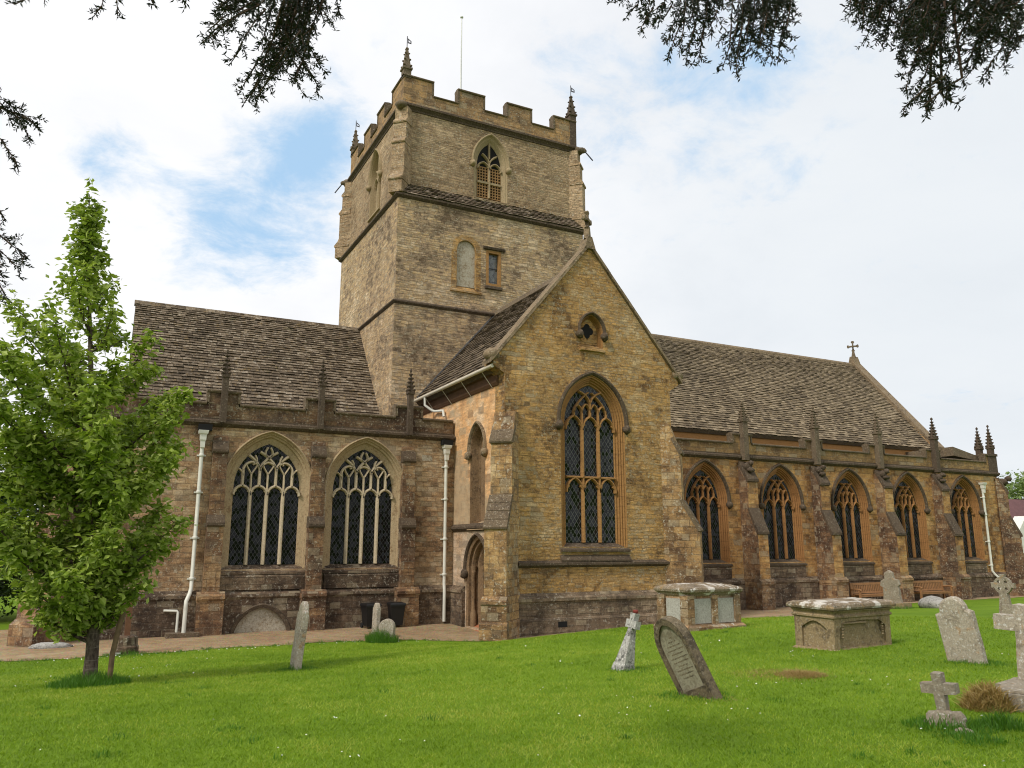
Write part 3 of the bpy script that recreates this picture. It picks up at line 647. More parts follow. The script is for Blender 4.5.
# ------------------------------------------------------------------ the church
CH = empty('parish_church', (16.65, 33, 0), 'large golden stone church with a battlemented central tower, gabled transept and pinnacled aisles', 'church')
FS = Frame((0, 30.6, 0), (1, 0, 0), (0, -1, 0))
def ring(mb, x0, x1, y0, y1, prof, rnd=.5):
    ch = [[(x0 - dd, y0 - dd, z), (x1 + dd, y0 - dd, z), (x1 + dd, y1 + dd, z), (x0 - dd, y1 + dd, z)] for dd, z in prof]
    return mb.loft(ch, True, rnd)
# --- left (chancel side) wall
holes = []
for uc in (5.46, 9.16):
    holes.append(window(CH, 'window', FS, uc, 2.36, 5.18, 1.2, 1.64, .36, .40, 4, ('dress_l', 'dress_trac', 'dress_l'), .09, 'panel4', sillmat='plinth', stops=False, mw=.135, steps=[(1.0, 0), (.90, -.03), (.84, -.22), (.66, -.30), (.60, -.55), (.30, -.66), (.0, -.80), (-.02, -1.0)]))
MB().prism(FS, [(-1.0, -.5), (12.93, -.5), (12.93, 7.5), (-1.0, 7.5)], -.9, 0, holes).build('chancel_wall', M['leftwall'], CH)
PL = [(-.05, -.45), (.14, -.45), (.14, 1.18), (.19, 1.24), (.19, 1.34), (.0, 1.50)]
rec = [(5.47 + x*1.0, y - .25) for x, y in arc_off(.98, 1.12, 0)]
MB().prism(FS, [(-1.0, -.45), (12.93, -.45), (12.93, 1.18), (-1.0, 1.18)], 0, .14, [rec], back=False).profile(FS, [(-.05, 1.17), (.14, 1.17), (.19, 1.24), (.19, 1.34), (.0, 1.50)], -1.0, 12.93).build('plinth', M['plinth'], CH)
MB().prism(FS, [(u, v) for u, v in rec], .0, .035).build('tomb_recess', M['pale'], CH, label='pale plastered low arched recess in the plinth')
H = MB(); H.loft([[FS(5.47 + x, y - .25, dd) for x, y in arc_off(.98, 1.12, o)] for o, dd in ((-.02, .04), (-.02, .17), (.10, .20), (.14, .13))]); H.build('recess_arch', M['dark'], CH)
for uc in (5.46, 9.16):
    MB().profile(FS, [(-.05, 1.48), (.12, 1.48), (.12, 1.95), (.05, 2.03), (.05, 2.02), (-.05, 2.1)], uc - 1.5, uc + 1.5).build('apron', M['plinth'], CH, label='dark stained stone apron below a window')
def strings(u0, u1, name, mat, v=7.30):
    MB().profile(FS, [(-.05, v), (.05, v + .02), (.17, v + .12), (.17, v + .21), (.06, v + .27), (.06, v + .33), (-.05, v + .34)], u0, u1).build(name, M[mat], CH)
strings(-1.0, 12.9, 'string_course', 'dark')
def parapet(u0, u1, pins, mat, cmat, mh=.55, low=8.1, hi=8.56):
    b = MB(); c = MB()
    b.fbox(FS, u0, u1, 7.58, low, -.32, .05)
    edges = sorted([max(u0, p_ - mh) for p_ in pins] + [min(u1, p_ + mh) for p_ in pins])
    pts = [u0] + edges + [u1]
    for p_ in pins:
        a, e = max(u0, p_ - mh), min(u1, p_ + mh)
        b.fbox(FS, a + .002, e - .002, low - .01, hi, -.31, .045)
        c.profile(FS, [(-.36, hi), (.09, hi), (.12, hi + .05), (.12, hi + .10), (-.13, hi + .17), (-.36, hi + .10)], a - .05, e + .05)
        for s0, s1 in ((a - .045, a + .05), (e - .05, e + .045)):
            c.fbox(FS, s0, s1, low + .10, hi - .003, -.335, .085)
    for i in range(0, len(pts), 2):
        if pts[i+1] - pts[i] > .1: c.profile(FS, [(-.36, low), (.09, low), (.12, low + .04), (.12, low + .09), (-.13, low + .15), (-.36, low + .09)], pts[i] + .03, pts[i+1] - .03)
    b.build('parapet', M[mat], CH); c.build('parapet_coping', M[cmat], CH)
PINL = [3.66, 7.24, 10.88]
parapet(-1.0, 12.85, [0.1] + PINL, 'parapet', 'coping')
for x in PINL:
    q = MB(); crocketed_pinnacle(q, (x, 30.46), .11, 7.45, 9.25, 10.15, 5); q.build('pinnacle', M['pin_dark'], CH)
def buttress(F, u, wd, prof, mat, name='buttress', cap=None):
    MB().profile(F, prof, u - wd/2, u + wd/2).build(name, M[mat], CH)
for i, x in enumerate(PINL):
    o = MB()
    o.profile(FS, [(-.05, -.45), (.50, -.45), (.50, 1.16), (-.05, 1.16)], x - .44, x + .44)
    o.profile(FS, [(-.05, 1.15), (.50, 1.15), (.55, 1.22), (.55, 1.32), (.36, 1.46), (-.05, 1.46)], x - .46, x + .46)
    o.profile(FS, [(-.05, 1.40), (.34, 1.40), (.34, 3.72), (-.05, 3.72)], x - .28, x + .28)
    o.profile(FS, [(-.05, 6.95), (-.05, 3.9), (.22, 3.9), (.22, 6.35), (.10, 6.95)], x - .255, x + .255)
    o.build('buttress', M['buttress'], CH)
    c = MB()
    c.profile(FS, [(-.03, 3.70), (.38, 3.70), (.41, 3.75), (.41, 3.84), (.23, 4.12), (-.03, 4.12)], x - .30, x + .30)
    c.build('buttress_cap', M['dark'], CH); c = MB()
    c.profile(FS, [(-.03, 6.33), (.26, 6.33), (.29, 6.38), (.29, 6.46), (.13, 6.80), (-.03, 6.80)], x - .28, x + .28)
    c.build('buttress_cap', M['dark'], CH)
MB().fbox(FS, 11.5, 11.95, 6.45, 6.68, -.02, .006).build('pale_block', M['pale'], CH)
# the corner buttress of the far left end
FD = Frame((-1.0, 30.6, 0), (.707, -.707, 0), (-.707, -.707, 0))
MB().profile(FD, [(-.6, -.45), (1.25, -.45), (1.25, .62), (1.02, .80), (1.02, 1.18), (.82, 1.45), (.82, 3.6), (.35, 4.6), (.35, 6.3), (-.1, 7.2), (-.6, 7.2)], -.5, .5).build('buttress', M['buttress'], CH)
# --- right (aisle) wall
holes = []
WR = [26.3, 31.3, 36.42, 41.22, 46.25]
for uc in WR:
    holes.append(window(CH, 'window', FS, uc, 2.40, 5.22, 1.0, 1.5, .36, .36, 3, ('dress_r', 'dress_r', 'dark'), .15, 'panel3', sillmat='dark', mw=.10))
XE = 49.7
MB().prism(FS, [(20.55, -.5), (XE, -.5), (XE, 7.5), (20.55, 7.5)], -.9, 0, holes).build('aisle_wall', M['rightwall'], CH)
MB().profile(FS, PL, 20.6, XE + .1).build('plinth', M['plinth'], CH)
for uc in WR:
    MB().profile(FS, [(-.05, 1.49), (.06, 1.49), (.06, 2.0), (-.05, 2.06)], uc - 1.35, uc + 1.35).build('apron', M['plinth'], CH)
strings(20.6, XE + .12, 'string_course', 'dark')
PINR = [28.8, 33.85, 38.8, 43.7]
parapet(20.6, XE, PINR + [49.3], 'parapet_r', 'coping', .62)
for i, x in enumerate(PINR):
    q = MB(); crocketed_pinnacle(q, (x, 30.40), .155, 7.3, 9.35, (10.25, 10.4, 10.45, 10.5)[i], 6); q.build('pinnacle', M['pin_dark' if i == 3 else 'pin'], CH)
def big_buttress(F, u, up=.60, lo=1.10, hw=.33, mat='buttress', capmat='dark', base=True, top=7.15):
    o = MB()
    o.profile(F, [(-.1, -.45), (lo + .14, -.45), (lo + .14, 1.18), (-.1, 1.18)], u - hw - .10, u + hw + .10)
    o.profile(F, [(-.1, 1.17), (lo + .14, 1.17), (lo + .19, 1.24), (lo + .19, 1.34), (lo + .02, 1.48), (-.1, 1.48)], u - hw - .12, u + hw + .12)
    o.profile(F, [(-.1, 1.40), (lo, 1.40), (lo, 3.64), (up, 4.78), (up, 6.22), (.1, top), (-.1, top)], u - hw, u + hw)
    ob = o.build('buttress', M[mat], CH)
    c = MB()
    c.profile(F, [(lo - .02, 3.585), (lo + .08, 3.60), (lo + .08, 3.72), (up + .01, 4.90), (up - .05, 4.80)], u - hw - .03, u + hw + .03)
    c.build('buttress_cap', M[capmat], CH); c = MB()
    c.profile(F, [(up - .02, 6.165), (up + .08, 6.19), (up + .08, 6.30), (.10, top + .08), (.04, top - .02)], u - hw - .03, u + hw + .03)
    if mat == 'buttress':
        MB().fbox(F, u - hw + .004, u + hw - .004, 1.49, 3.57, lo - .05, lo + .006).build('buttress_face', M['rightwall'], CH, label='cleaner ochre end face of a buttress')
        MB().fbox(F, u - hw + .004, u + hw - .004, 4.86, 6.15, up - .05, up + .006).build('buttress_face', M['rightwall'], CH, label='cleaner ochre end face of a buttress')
    c.build('buttress_cap', M[capmat], CH)
for i, x in enumerate(PINR):
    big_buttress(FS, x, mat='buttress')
    q = MB(); q.blob(FS(x - .05, 6.98, .34), .20, .24, .22, i, .5, 2); q.blob(FS(x + .02, 7.12, .55), .15, .17, .15, i + 9, .5, 2); q.blob(FS(x, 6.78, .52), .21, .15, .12, i + 4, .5, 2)
    q.build('carved_figure', M['pin_dark'], CH)
FE = Frame((XE - .05, 30.65, 0), (.707, .707, 0), (.707, -.707, 0))
big_buttress(FE, 0, .48, .92, .32)
q = MB(); q.blob(FE(0, 6.95, .4), .28, .28, .26, 33, .5, 2); q.blob(FE(0, 7.15, .7), .2, .2, .17, 34, .5, 2); q.build('carved_figure', M['pin_dark'], CH)
q = MB(); q.box(XE - .75, XE + .06, 30.5, 31.6, 7.55, 8.55); q.box(XE - .80, XE + .11, 30.45, 31.65, 8.552, 8.70)
for k, (dx, dy, hh) in enumerate(((-.12, 30.72, 10.5), (-.42, 31.25, 10.4), (-.12, 31.45, 10.0))): crocketed_pinnacle(q, (XE + dx, dy), .15, 8.65, 9.15, hh, 6)
q.build('pinnacle', M['pin_dark'], CH, label='dark cluster of small crocketed pinnacles on the far corner')
# nave wall seen over the parapet, flat aisle roofs, far end walls
MB().box(20.6, 49.0, 34.35, 34.9, 7.4, 9.42).build('clerestory_wall', M['orange'], CH)
MB().box(20.9, XE - .1, 30.95, 34.4, 7.40, 7.62).box(-.9, 12.6, 30.95, 36.6, 7.40, 7.62).build('flat_roof', M['lead'], CH)
FW2 = Frame((XE, 0, 0), (0, 1, 0), (1, 0, 0))
MB().prism(FW2, [(30.65, -.5), (49.5, -.5), (49.5, 7.6), (46.4, 9.4), (40.1, 16.3), (34.0, 9.4), (34.0, 7.55), (30.65, 7.55)], -.85, -.012).build('end_wall', M['rightwall'], CH)
FW3 = Frame((-1.0, 0, 0), (0, 1, 0), (-1, 0, 0))
MB().prism(FW3, [(30.65, -.5), (49.5, -.5), (49.5, 7.5), (30.65, 7.5)], -.9, -.012).build('end_wall', M['leftwall'], CH)
MB().prism(Frame((.9, 0, 0), (0, 1, 0), (-1, 0, 0)), [(36, 7.3), (44.6, 7.3), (44.6, 8.2), (40.18, 13.7), (36, 8.4)], 0, .3).build('end_gable', M['leftwall'], CH)
MB().box(-.9, 11.3, 48.7, 49.5, -.5, 7.4).box(21.9, XE - .9, 48.7, 49.49, -.5, 7.4).build('rear_wall', M['leftwall'], CH)
# --- roofs
r = MB(); kz = 1.279; slates(r, (.55, 35.3, 8.14), (1, 0, 0), (0, 1, kz), 10.9, 4.88*1.6236 + .02, .225, .15); r.build('chancel_roof', M['slate_l'], CH)
MB().hexa([(.55, 40.2, 14.1), (11.4, 40.2, 14.1), (11.4, 45.2, 7.7), (.55, 45.2, 7.7), (.55, 40.2, 14.36), (11.4, 40.2, 14.36), (11.4, 45.2, 7.96), (.55, 45.2, 7.96)]).box(-.9, 11.3, 45.1, 48.8, 7.3, 7.6).build('chancel_rear_roof', M['slate_l'], CH)
q = MB()
for i in range(24): a = .5 + i*.45; q.hexa([(a, 39.98, 14.2), (a + .44, 39.98, 14.2), (a + .44, 40.4, 14.2), (a, 40.4, 14.2), (a, 40.14, 14.44), (a + .44, 40.14, 14.44), (a + .44, 40.24, 14.44), (a, 40.24, 14.44)])
q.build('ridge_tiles', M['slate_l'], CH)
r = MB(); kr = 1.165; slates(r, (21.9, 34.05, 9.36), (1, 0, 0), (0, 1, kr), 27.2, 6.0*(1 + kr*kr)**.5, .21, .15, .2, .40); r.build('nave_roof', M['slate_r'], CH)
MB().hexa([(21.9, 40.06, 16.1), (49.1, 40.06, 16.1), (49.1, 46.2, 8.9), (21.9, 46.2, 8.9), (21.9, 40.06, 16.34), (49.1, 40.06, 16.34), (49.1, 46.2, 9.2), (21.9, 46.2, 9.2)]).box(21.9, XE - .9, 46.1, 48.8, 7.3, 7.6).build('nave_rear_roof', M['slate_r'], CH)
MB().profile(Frame((0, 40.06, 0), (1, 0, 0), (0, -1, 0)), [(-.22, 16.14), (.22, 16.14), (.20, 16.32), (.08, 16.46), (-.08, 16.46), (-.20, 16.32)], 21.9, 49.1).build('ridge_tiles', M['gcoping'], CH)
MB().hexa([(46.4, 31.05, 8.5), (49.6, 31.05, 8.2), (49.6, 36, 8.2), (46.4, 36, 8.5), (46.4, 31.05, 9.05), (49.6, 31.05, 8.42), (49.6, 36, 8.42), (46.4, 36, 9.05)]).build('lean_to_roof', M['slate_r'], CH)
# coped verge of the nave gable
q = MB()
for sgn in (-1, 1):
    a = (40.06 + sgn*6.2, 16.6 - 6.2*kr + .12); e = (40.06, 16.72)
    n_ = 14
    for i in range(n_):
        y0, z0 = a[0] + (e[0] - a[0])*i/n_, a[1] + (e[1] - a[1])*i/n_; y1, z1 = a[0] + (e[0] - a[0])*(i + .985)/n_, a[1] + (e[1] - a[1])*(i + .985)/n_
        q.hexa([(48.95, y0, z0 - .42), (49.72, y0, z0 - .42), (49.72, y1, z1 - .42), (48.95, y1, z1 - .42), (48.95, y0, z0), (49.72, y0, z0), (49.72, y1, z1), (48.95, y1, z1)])
q.prism(Frame((49.34, 40.06, 0), (0, 1, 0), (-1, 0, 0)), [(-.34, 16.3), (.34, 16.3), (.12, 16.98), (-.12, 16.98)], -.3, .3)
q.build('gable_coping', M['gcoping'], CH)
q = MB(); gable_cross(q, (49.34, 40.06, 16.95), 1.25, (.6, -.8, 0), .07); q.build('gable_cross', M['pin'], CH)
# --- transept
FG = Frame((0, 25.9, 0), (1, 0, 0), (0, -1, 0)); XC = 16.76; XW, XR = 12.93, 20.6
h1 = window(CH, 'window', FG, XC + .03, 3.16, 7.75, 1.12, 1.52, .36, .36, 3, ('dress_g', 'dress_g', 'dark'), .15, 'panel3', sillmat='dark', glassmat='glass_g', transom=5.62, mw=.115)
h2 = window(CH, 'blind_window', FG, XC + .05, 10.95, 11.45, .40, .55, .13, .30, 1, ('dress_g', 'dress_g', 'dark'), .11, 'blind', sillmat='gable', glassmat='gable', glassname='infill')
qf = MB()
for k in range(4): a = math.pi/2*k; qf.prism(FG, [(XC - .02 + .15*math.cos(a) + .135*math.cos(i*.524), 11.50 + .15*math.sin(a) + .15*math.sin(i*.524)) for i in range(12)], -.28, -.215 - .001*k)
qf.prism(FG, [(XC - .08, 11.3), (XC - .02, 11.12), (XC + .04, 11.3)], -.28, -.22); qf.build('quatrefoil', M['void'], CH)
MB().prism(FG, [(XW, -.5), (XR, -.5), (XR, 9.35), (XR + .45, 9.62), (XR + .47, 9.82), (XC, 15.02), (XW - .47, 9.82), (XW - .45, 9.62), (XW, 9.35)], -.8, 0, [h1, h2]).build('transept_gable', M['gable'], CH)
PG = [(-.05, -.5), (.20, -.5), (.20, .42), (.14, .50), (.14, 1.02), (.19, 1.08), (.19, 1.18), (.0, 1.36)]
MB().profile(FG, PG, XW, XR).build('plinth', M['plinth_g'], CH)
MB().profile(FG, [(-.05, 2.24), (.03, 2.26), (.14, 2.34), (.14, 2.42), (-.02, 2.52)], 13.45, 20.3).build('string_course', M['dark'], CH)
q = MB(); q.profile(FG, [(-.3, 2.46), (.13, 2.46), (.13, 2.52), (-.28, 3.12), (-.3, 3.12)], XC - 1.52, XC + 1.58)
q.build('apron', M['dark'], CH)
q = MB()
for sgn in (-1, 1):
    n_ = 9; x0, z0 = XC + sgn*4.45, 9.72; x1, z1 = XC, 15.06
    for i in range(n_):
        a, b = i/n_, (i + .985)/n_; j = random.uniform(-.012, .012)
        pa = (x0 + (x1 - x0)*a, z0 + (z1 - z0)*a); pb = (x0 + (x1 - x0)*b, z0 + (z1 - z0)*b)
        q.hexa([(pa[0], 25.80, pa[1] - .02), (pb[0], 25.78, pb[1] - .02), (pb[0], 26.55, pb[1] - .02), (pa[0], 26.55, pa[1] - .02), (pa[0], 25.80, pa[1] + .15 + j), (pb[0], 25.80, pb[1] + .15 + j), (pb[0], 26.53, pb[1] + .15 + j), (pa[0], 26.53, pa[1] + .15 + j)])
    q.blob((XC + sgn*4.30, 26.1, 10.05), .30, .36, .24, 5 + sgn, .3, 2)
q.prism(FG, [(XC - .26, 14.9), (XC + .26, 14.9), (XC + .10, 15.42), (XC - .10, 15.42)], -.45, .12)
q.build('gable_coping', M['gcoping'], CH)
q = MB(); gable_cross(q, (XC, 26.0, 15.38), 1.22, (.8, .6, 0), .07); q.build('gable_cross', M['gcoping'], CH)
# diagonal corner buttresses
for cx, nxx, uxx in ((XR, (.707, -.707, 0), (.707, .707, 0)), (XW, (-.707, -.707, 0), (.707, -.707, 0))):
    F_ = Frame((cx, 25.9, 0), uxx, nxx); o = MB()
    o.profile(F_, [(-.55, -.5), (1.22, -.5), (1.22, .42), (1.14, .50), (-.55, .50)], -.50, .50)
    o.profile(F_, [(-.55, .49), (1.14, .49), (1.14, 1.02), (1.19, 1.08), (1.19, 1.18), (1.02, 1.34), (-.55, 1.34)], -.46, .46)
    o.profile(F_, [(-.55, 1.3), (1.0, 1.3), (1.0, 3.62), (.36, 4.80), (.36, 6.75), (-.05, 7.9), (-.55, 7.9)], -.41, .41)
    o.build('buttress', M['gbutt'], CH)
    c = MB()
    for k in range(4):   # stepped slabs of the lower weathering
        a0, a1 = k/4, (k + 1)/4; dd0, dd1 = 1.06 - .66*a0, 1.06 - .66*a1; z0, z1 = 3.60 + 1.2*a0, 3.60 + 1.2*a1
        c.profile(F_, [(dd0 - .14, z0), (dd0, z0), (dd0 + .02, z0 + .06), (dd1 + .02, z1 + .03), (dd1 - .14, z1 + .03)], -.44 + .002*k, .44 - .002*k)
    c.build('buttress_cap', M['coping'], CH); c = MB()
    c.profile(F_, [(.30, 6.68), (.42, 6.68), (.45, 6.74), (.43, 6.84), (.10, 7.36), (.0, 7.30)], -.44, .44)
    c.build('buttress_cap', M['coping'], CH)
# west wall of the transept
FW = Frame((XW, 0, 0), (0, 1, 0), (-1, 0, 0))
hl_ = window(CH, 'blind_lancet', FW, 28.25, 3.98, 6.75, .36, .62, .34, .38, 1, ('dress_d', 'dress_d', 'gcoping'), .12, 'blind', sillmat='render', glassmat='dress_d', glassname='infill')
MB().prism(FW, [(26.70, 3.72), (34.4, 3.72), (34.4, 9.5), (26.70, 9.5)], -.8, 0, [hl_]).build('side_wall', M['render'], CH, label='orange limewashed side wall of the transept')
hd = window(CH, 'doorway', FW, 28.2, .16, 2.15, .50, .72, .50, .62, 1, ('dress_d', 'dress_d', 'dark'), .12, 'blind', steps=[(1.0, 0), (.80, -.08), (.80, -.26), (.56, -.26), (.50, -.40), (.50, -.58), (.22, -.58), (.0, -.80), (0, -1)], sillmat='redtile', glassmat='door', glassname='door')
MB().prism(FW, [(26.70, -.5), (30.6, -.5), (30.6, 3.725), (26.70, 3.725)], -.795, -.004, [hd]).build('side_wall', M['render_low'], CH, label='weathered lower side wall beside the arched doorway')
for s_ in (-1, 1):
    q = MB(); px_, py_, _z = FW(28.2 + s_*.75, 0, -.20)
    q.lathe((px_, py_, 0), [(.13, .0), (.13, .5), (.09, .58), (.075, .66), (.075, 1.95), (.10, 2.0), (.10, 2.06), (.085, 2.08), (.13, 2.2), (.13, 2.26)], 10)
    q.build('door_shaft', M['dress_d'], CH)
MB().profile(FW, [(-.05, 3.58), (.03, 3.60), (.13, 3.70), (.13, 3.78), (-.02, 3.90)], 26.7, 30.55).build('string_course', M['dark'], CH)
MB().profile(FW, PL, 29.32, 30.55).build('plinth', M['plinth'], CH); MB().profile(FW, PL, 26.4, 27.06).build('plinth', M['plinth'], CH)
MB().box(XR - .8, XR, 26.7, 34.4, -.5, 9.4).build('side_wall', M['gable'], CH)
# transept roof, eaves and gutter
ks = (14.45 - 9.62)/(XC - 12.52); sl_ = ((14.45 - 9.62)**2 + (XC - 12.52)**2)**.5
r = MB(); slates(r, (12.52, 34.6, 9.62), (0, -1, 0), (1, 0, ks), 8.1, sl_, .28, .17, .22, .45, .06); r.build('transept_roof', M['slate_t'], CH)
MB().hexa([(XC, 26.5, 14.2), (XC, 34.6, 14.2), (21.0, 34.6, 9.35), (21.0, 26.5, 9.35), (XC, 26.5, 14.45), (XC, 34.6, 14.45), (21.0, 34.6, 9.62), (21.0, 26.5, 9.62)]).build('transept_far_roof', M['slate_t'], CH)
MB().profile(Frame((XC, 0, 0), (0, 1, 0), (1, 0, 0)), [(-.2, 14.3), (.2, 14.3), (.1, 14.56), (-.1, 14.56)], 26.5, 34.5).build('ridge_tiles', M['slate_t'], CH)
MB().profile(FW, [(-.02, 8.98), (.05, 9.0), (.12, 9.10), (.12, 9.17), (.06, 9.18), (.06, 9.42), (.40, 9.60), (-.02, 9.62)], 26.4, 34.35).build('eaves_board', M['oak'], CH)
q = MB(); q.tube([(12.44, 34.2, 9.60), (12.44, 25.95, 9.60)], .075, 10)
q.build('gutter', M['gutter'], CH)
for y in (26.9, 28.9, 30.9, 32.9): MB().tube([(12.44, y, 9.55), (12.90, y - .02, 8.95)], .014, 5).build('gutter_stay', M['gutter'], CH)
q = MB(); q.tube([(12.44, 32.9, 9.55), (12.44, 32.9, 9.2), (12.70, 32.7, 8.95), (12.80, 32.6, 8.9), (12.80, 31.6, 8.78), (12.80, 31.5, 8.5)], .06, 8); q.build('swan_neck_pipe', M['iron'], CH)
MB().hexa([(12.60, 34.33, 9.66), (12.66, 34.33, 9.66), (16.72, 34.33, 14.28), (16.66, 34.33, 14.34), (12.60, 34.395, 9.84), (12.66, 34.29, 9.84), (16.72, 34.29, 14.46), (16.66, 34.395, 14.5)]).build('flashing', M['lead'], CH)
# --- rainwater pipes on the long walls
def downpipe(u, ztop, out, kick, zb=.1):
    b = MB(); d0 = .12; fz = 1.55
    path = [FS(u, ztop - .55, d0), FS(u, fz + .05, d0), FS(u - kick*.3, fz - .15, d0 + out*.35), FS(u - kick, fz - .38, d0 + out), FS(u - kick, fz - .6, d0 + out), FS(u - kick*1.05, zb, d0 + out)]
    b.tube(path, .068, 10)
    for z in (ztop - .9, 4.9, 3.3, 1.9):
        c = FS(u, z, d0); b.lathe((c[0], c[1], z), [(.085, -.04), (.095, -.03), (.095, .05), (.085, .06)], 10)
        b.fbox(FS, u - .15, u + .15, z - .025, z + .03, .0, .05)
    o = b.build('downpipe', M['iron'], CH)
    h = MB(); c = FS(u, 0, .17)
    h.lathe((c[0], c[1], 0), [(.10, ztop - .62), (.11, ztop - .40), (.145, ztop - .34), (.155, ztop - .16), (.21, ztop - .12), (.24, ztop - .02), (.24, ztop)], 4, smooth=False, rot=math.pi/4)
    h.build('hopper', M['iron'], o)
downpipe(3.03, 7.12, .34, .16); downpipe(12.52, 7.12, .10, .02); downpipe(47.95, 6.85, .22, -.25)
for u_ in (2.85, 12.3): MB().box(u_, u_ + .46, 30.3, 30.62, 7.12, 7.34).build('spout_hole', M['void'], CH)
MB().tube([FS(2.2, .86, .18), FS(2.62, .84, .20), FS(2.66, .80, .22), FS(2.66, .06, .22)], .045, 8).build('overflow_pipe', M['iron'], CH)
MB().fbox(FS, 2.3, 3.35, -.2, .14, .14, .75).build('drain_kerb', M['coping'], CH)
q = MB()
for x in (15.0, 20.1): q.fbox(FG, x, x + .38, .16, .36, .19, .206)
q.build('air_vents', M['void'], CH)
# --- tower
def stage(x0, x1, y0, y1, z0, z1, mat, sh=(), wh=(), name='tower_stage'):
    t_ = .9; o = MB(); FT = Frame((0, y0, 0), (1, 0, 0), (0, -1, 0)); FL = Frame((x0, 0, 0), (0, 1, 0), (-1, 0, 0))
    o.prism(FT, [(x0, z0), (x1, z0), (x1, z1), (x0, z1)], -t_, 0, sh)
    o.prism(FL, [(y0 + t_, z0), (y1, z0), (y1, z1), (y0 + t_, z1)], -t_, 0, wh)
    o.box(x1 - t_, x1, y0 + t_, y1, z0, z1); o.box(x0 + t_, x1 - t_, y1 - t_, y1, z0, z1)
    return o.build(name, M[mat], CH)
TX0, TX1, TY0, TY1 = 11.36, 21.98, 34.40, 44.75
FT1 = Frame((0, TY0 + .05, 0), (1, 0, 0), (0, -1, 0))
stage(TX0, TX1, TY0, TY1, -.3, 14.38, 'tower')
hb = window(CH, 'blocked_arch', FT1, 15.05, 15.62, 17.50, .50, .51, .30, .16, 1, ('gable', 'gable', 'gable'), 0, 'blind', steps=[(1, 0), (.95, .015), (.1, .015), (0, -.05), (0, -1)], sillmat='gable', glassmat='pale', glassname='infill')
hr_ = [(16.14, 15.86), (16.98, 15.86), (16.98, 17.72), (16.14, 17.72)]
stage(TX0 + .05, TX1 - .05, TY0 + .05, TY1 - .05, 14.38, 19.80, 'tower', [hb, hr_])
q = MB(); q.prism(FT1, hr_, -.26, .012, [[(16.28, 15.98), (16.84, 15.98), (16.84, 17.58), (16.28, 17.58)]])
tw = q.build('tower_window', M['dress_g'], CH)
MB().fbox(FT1, 16.27, 16.85, 15.97, 17.59, -.24, -.18).build('glass', M['glass_t'], tw)
MB().profile(FT1, [(-.02, 17.74), (.10, 17.76), (.14, 17.86), (-.02, 17.95)], 15.98, 17.16).build('hood_mould', M['dark'], tw); MB().profile(FT1, [(-.02, 15.66), (.10, 15.68), (.10, 15.80), (-.02, 15.88)], 16.08, 17.02).build('sill', M['dark'], tw)
MB().fbox(FT1, 16.27, 16.85, 16.80, 16.84, -.175, -.15).build('glazing_bar', M['darkmetal'], tw)
q = MB(); ring(q, TX0, TX1, TY0, TY1, [(-.02, 14.22), (.03, 14.24), (.11, 14.32), (.11, 14.38), (-.08, 14.50)]); ring(q, TX0 + .05, TX1 - .05, TY0 + .05, TY1 - .05, [(-.02, 19.60), (.04, 19.62), (.15, 19.72), (.15, 19.80), (-.25, 19.98)]); q.build('tower_strings', M['dark'], CH)
UX0, UX1, UY0, UY1 = 11.68, 21.86, 34.90, 44.55
q = MB(); slates(q, (TX0 + .02, TY0 - .06, 19.84), (1, 0, 0), (0, .56, .78), TX1 - TX0 - .04, .93, .15, .13, .18, .42, .07)
q.build('weathering', M['ledge'], CH)
FU = Frame((0, UY0, 0), (1, 0, 0), (0, -1, 0)); FUW = Frame((UX0, 0, 0), (0, 1, 0), (-1, 0, 0))
hS = window(CH, 'belfry_window', FU, 16.58, 20.86, 22.72, .68, 1.25, .30, .34, 2, ('dress_b', 'dress_b', 'dress_b'), .12, 'two', sillmat='dress_b', glassmat='void', glassname='dark_opening', mw=.13, transom=None, steps=[(1, 0), (.8, -.2), (.7, -.2), (.35, -.5), (.3, -.55), (0, -.75), (0, -1)])
hW = window(CH, 'belfry_window', FUW, 39.2, 20.86, 22.72, .68, 1.25, .30, .34, 2, ('dress_b', 'dress_b', 'dress_b'), .12, 'two', sillmat='dress_b', glassmat='dress_b', glassname='infill', mw=.13)
stage(UX0, UX1, UY0, UY1, 19.80, 24.85, 'tower_top', [hS], [hW], 'belfry_stage')
for FF, uc in ((FU, 16.58),):
    lv = MB()
    for s_ in (-1, 1):
        a, b = (uc + .065, uc + .68) if s_ > 0 else (uc - .68, uc - .065)
        for z0, z1, nr in ((20.88, 21.64, 5), (21.76, 22.56, 5)):
            nc = 4; w_ = (b - a)
            for i in range(nc + 1): lv.fbox(FF, a + w_*i/nc - (.026 if i else 0), a + w_*i/nc + (.026 if i < nc else 0), z0, z1, -.27, -.215)
            for k in range(nr + 1): lv.fbox(FF, a, b, z0 + (z1 - z0)*k/nr - .026, z0 + (z1 - z0)*k/nr + .026, -.265, -.212)
    lv.build('louvre_panel', M['louvre'], CH)
    MB().fbox(FF, uc - .68, uc + .68, 21.64, 21.76, -.27, -.16).build('transom', M['dress_b'], CH)
MB().box(UX0 + .3, UX1 - .3, UY0 + .3, UY1 - .3, 24.6, 24.9).build('tower_roof', M['lead'], CH)
q = MB(); ring(q, UX0, UX1, UY0, UY1, [(-.02, 24.56), (.04, 24.58), (.05, 24.66), (.14, 24.76), (.20, 24.80), (.20, 24.90), (.04, 25.02), (-.1, 25.02)]); q.build('cornice', M['dark'], CH)
bt = MB(); cp_ = MB(); LOWZ, HIZ = 25.66, 26.46
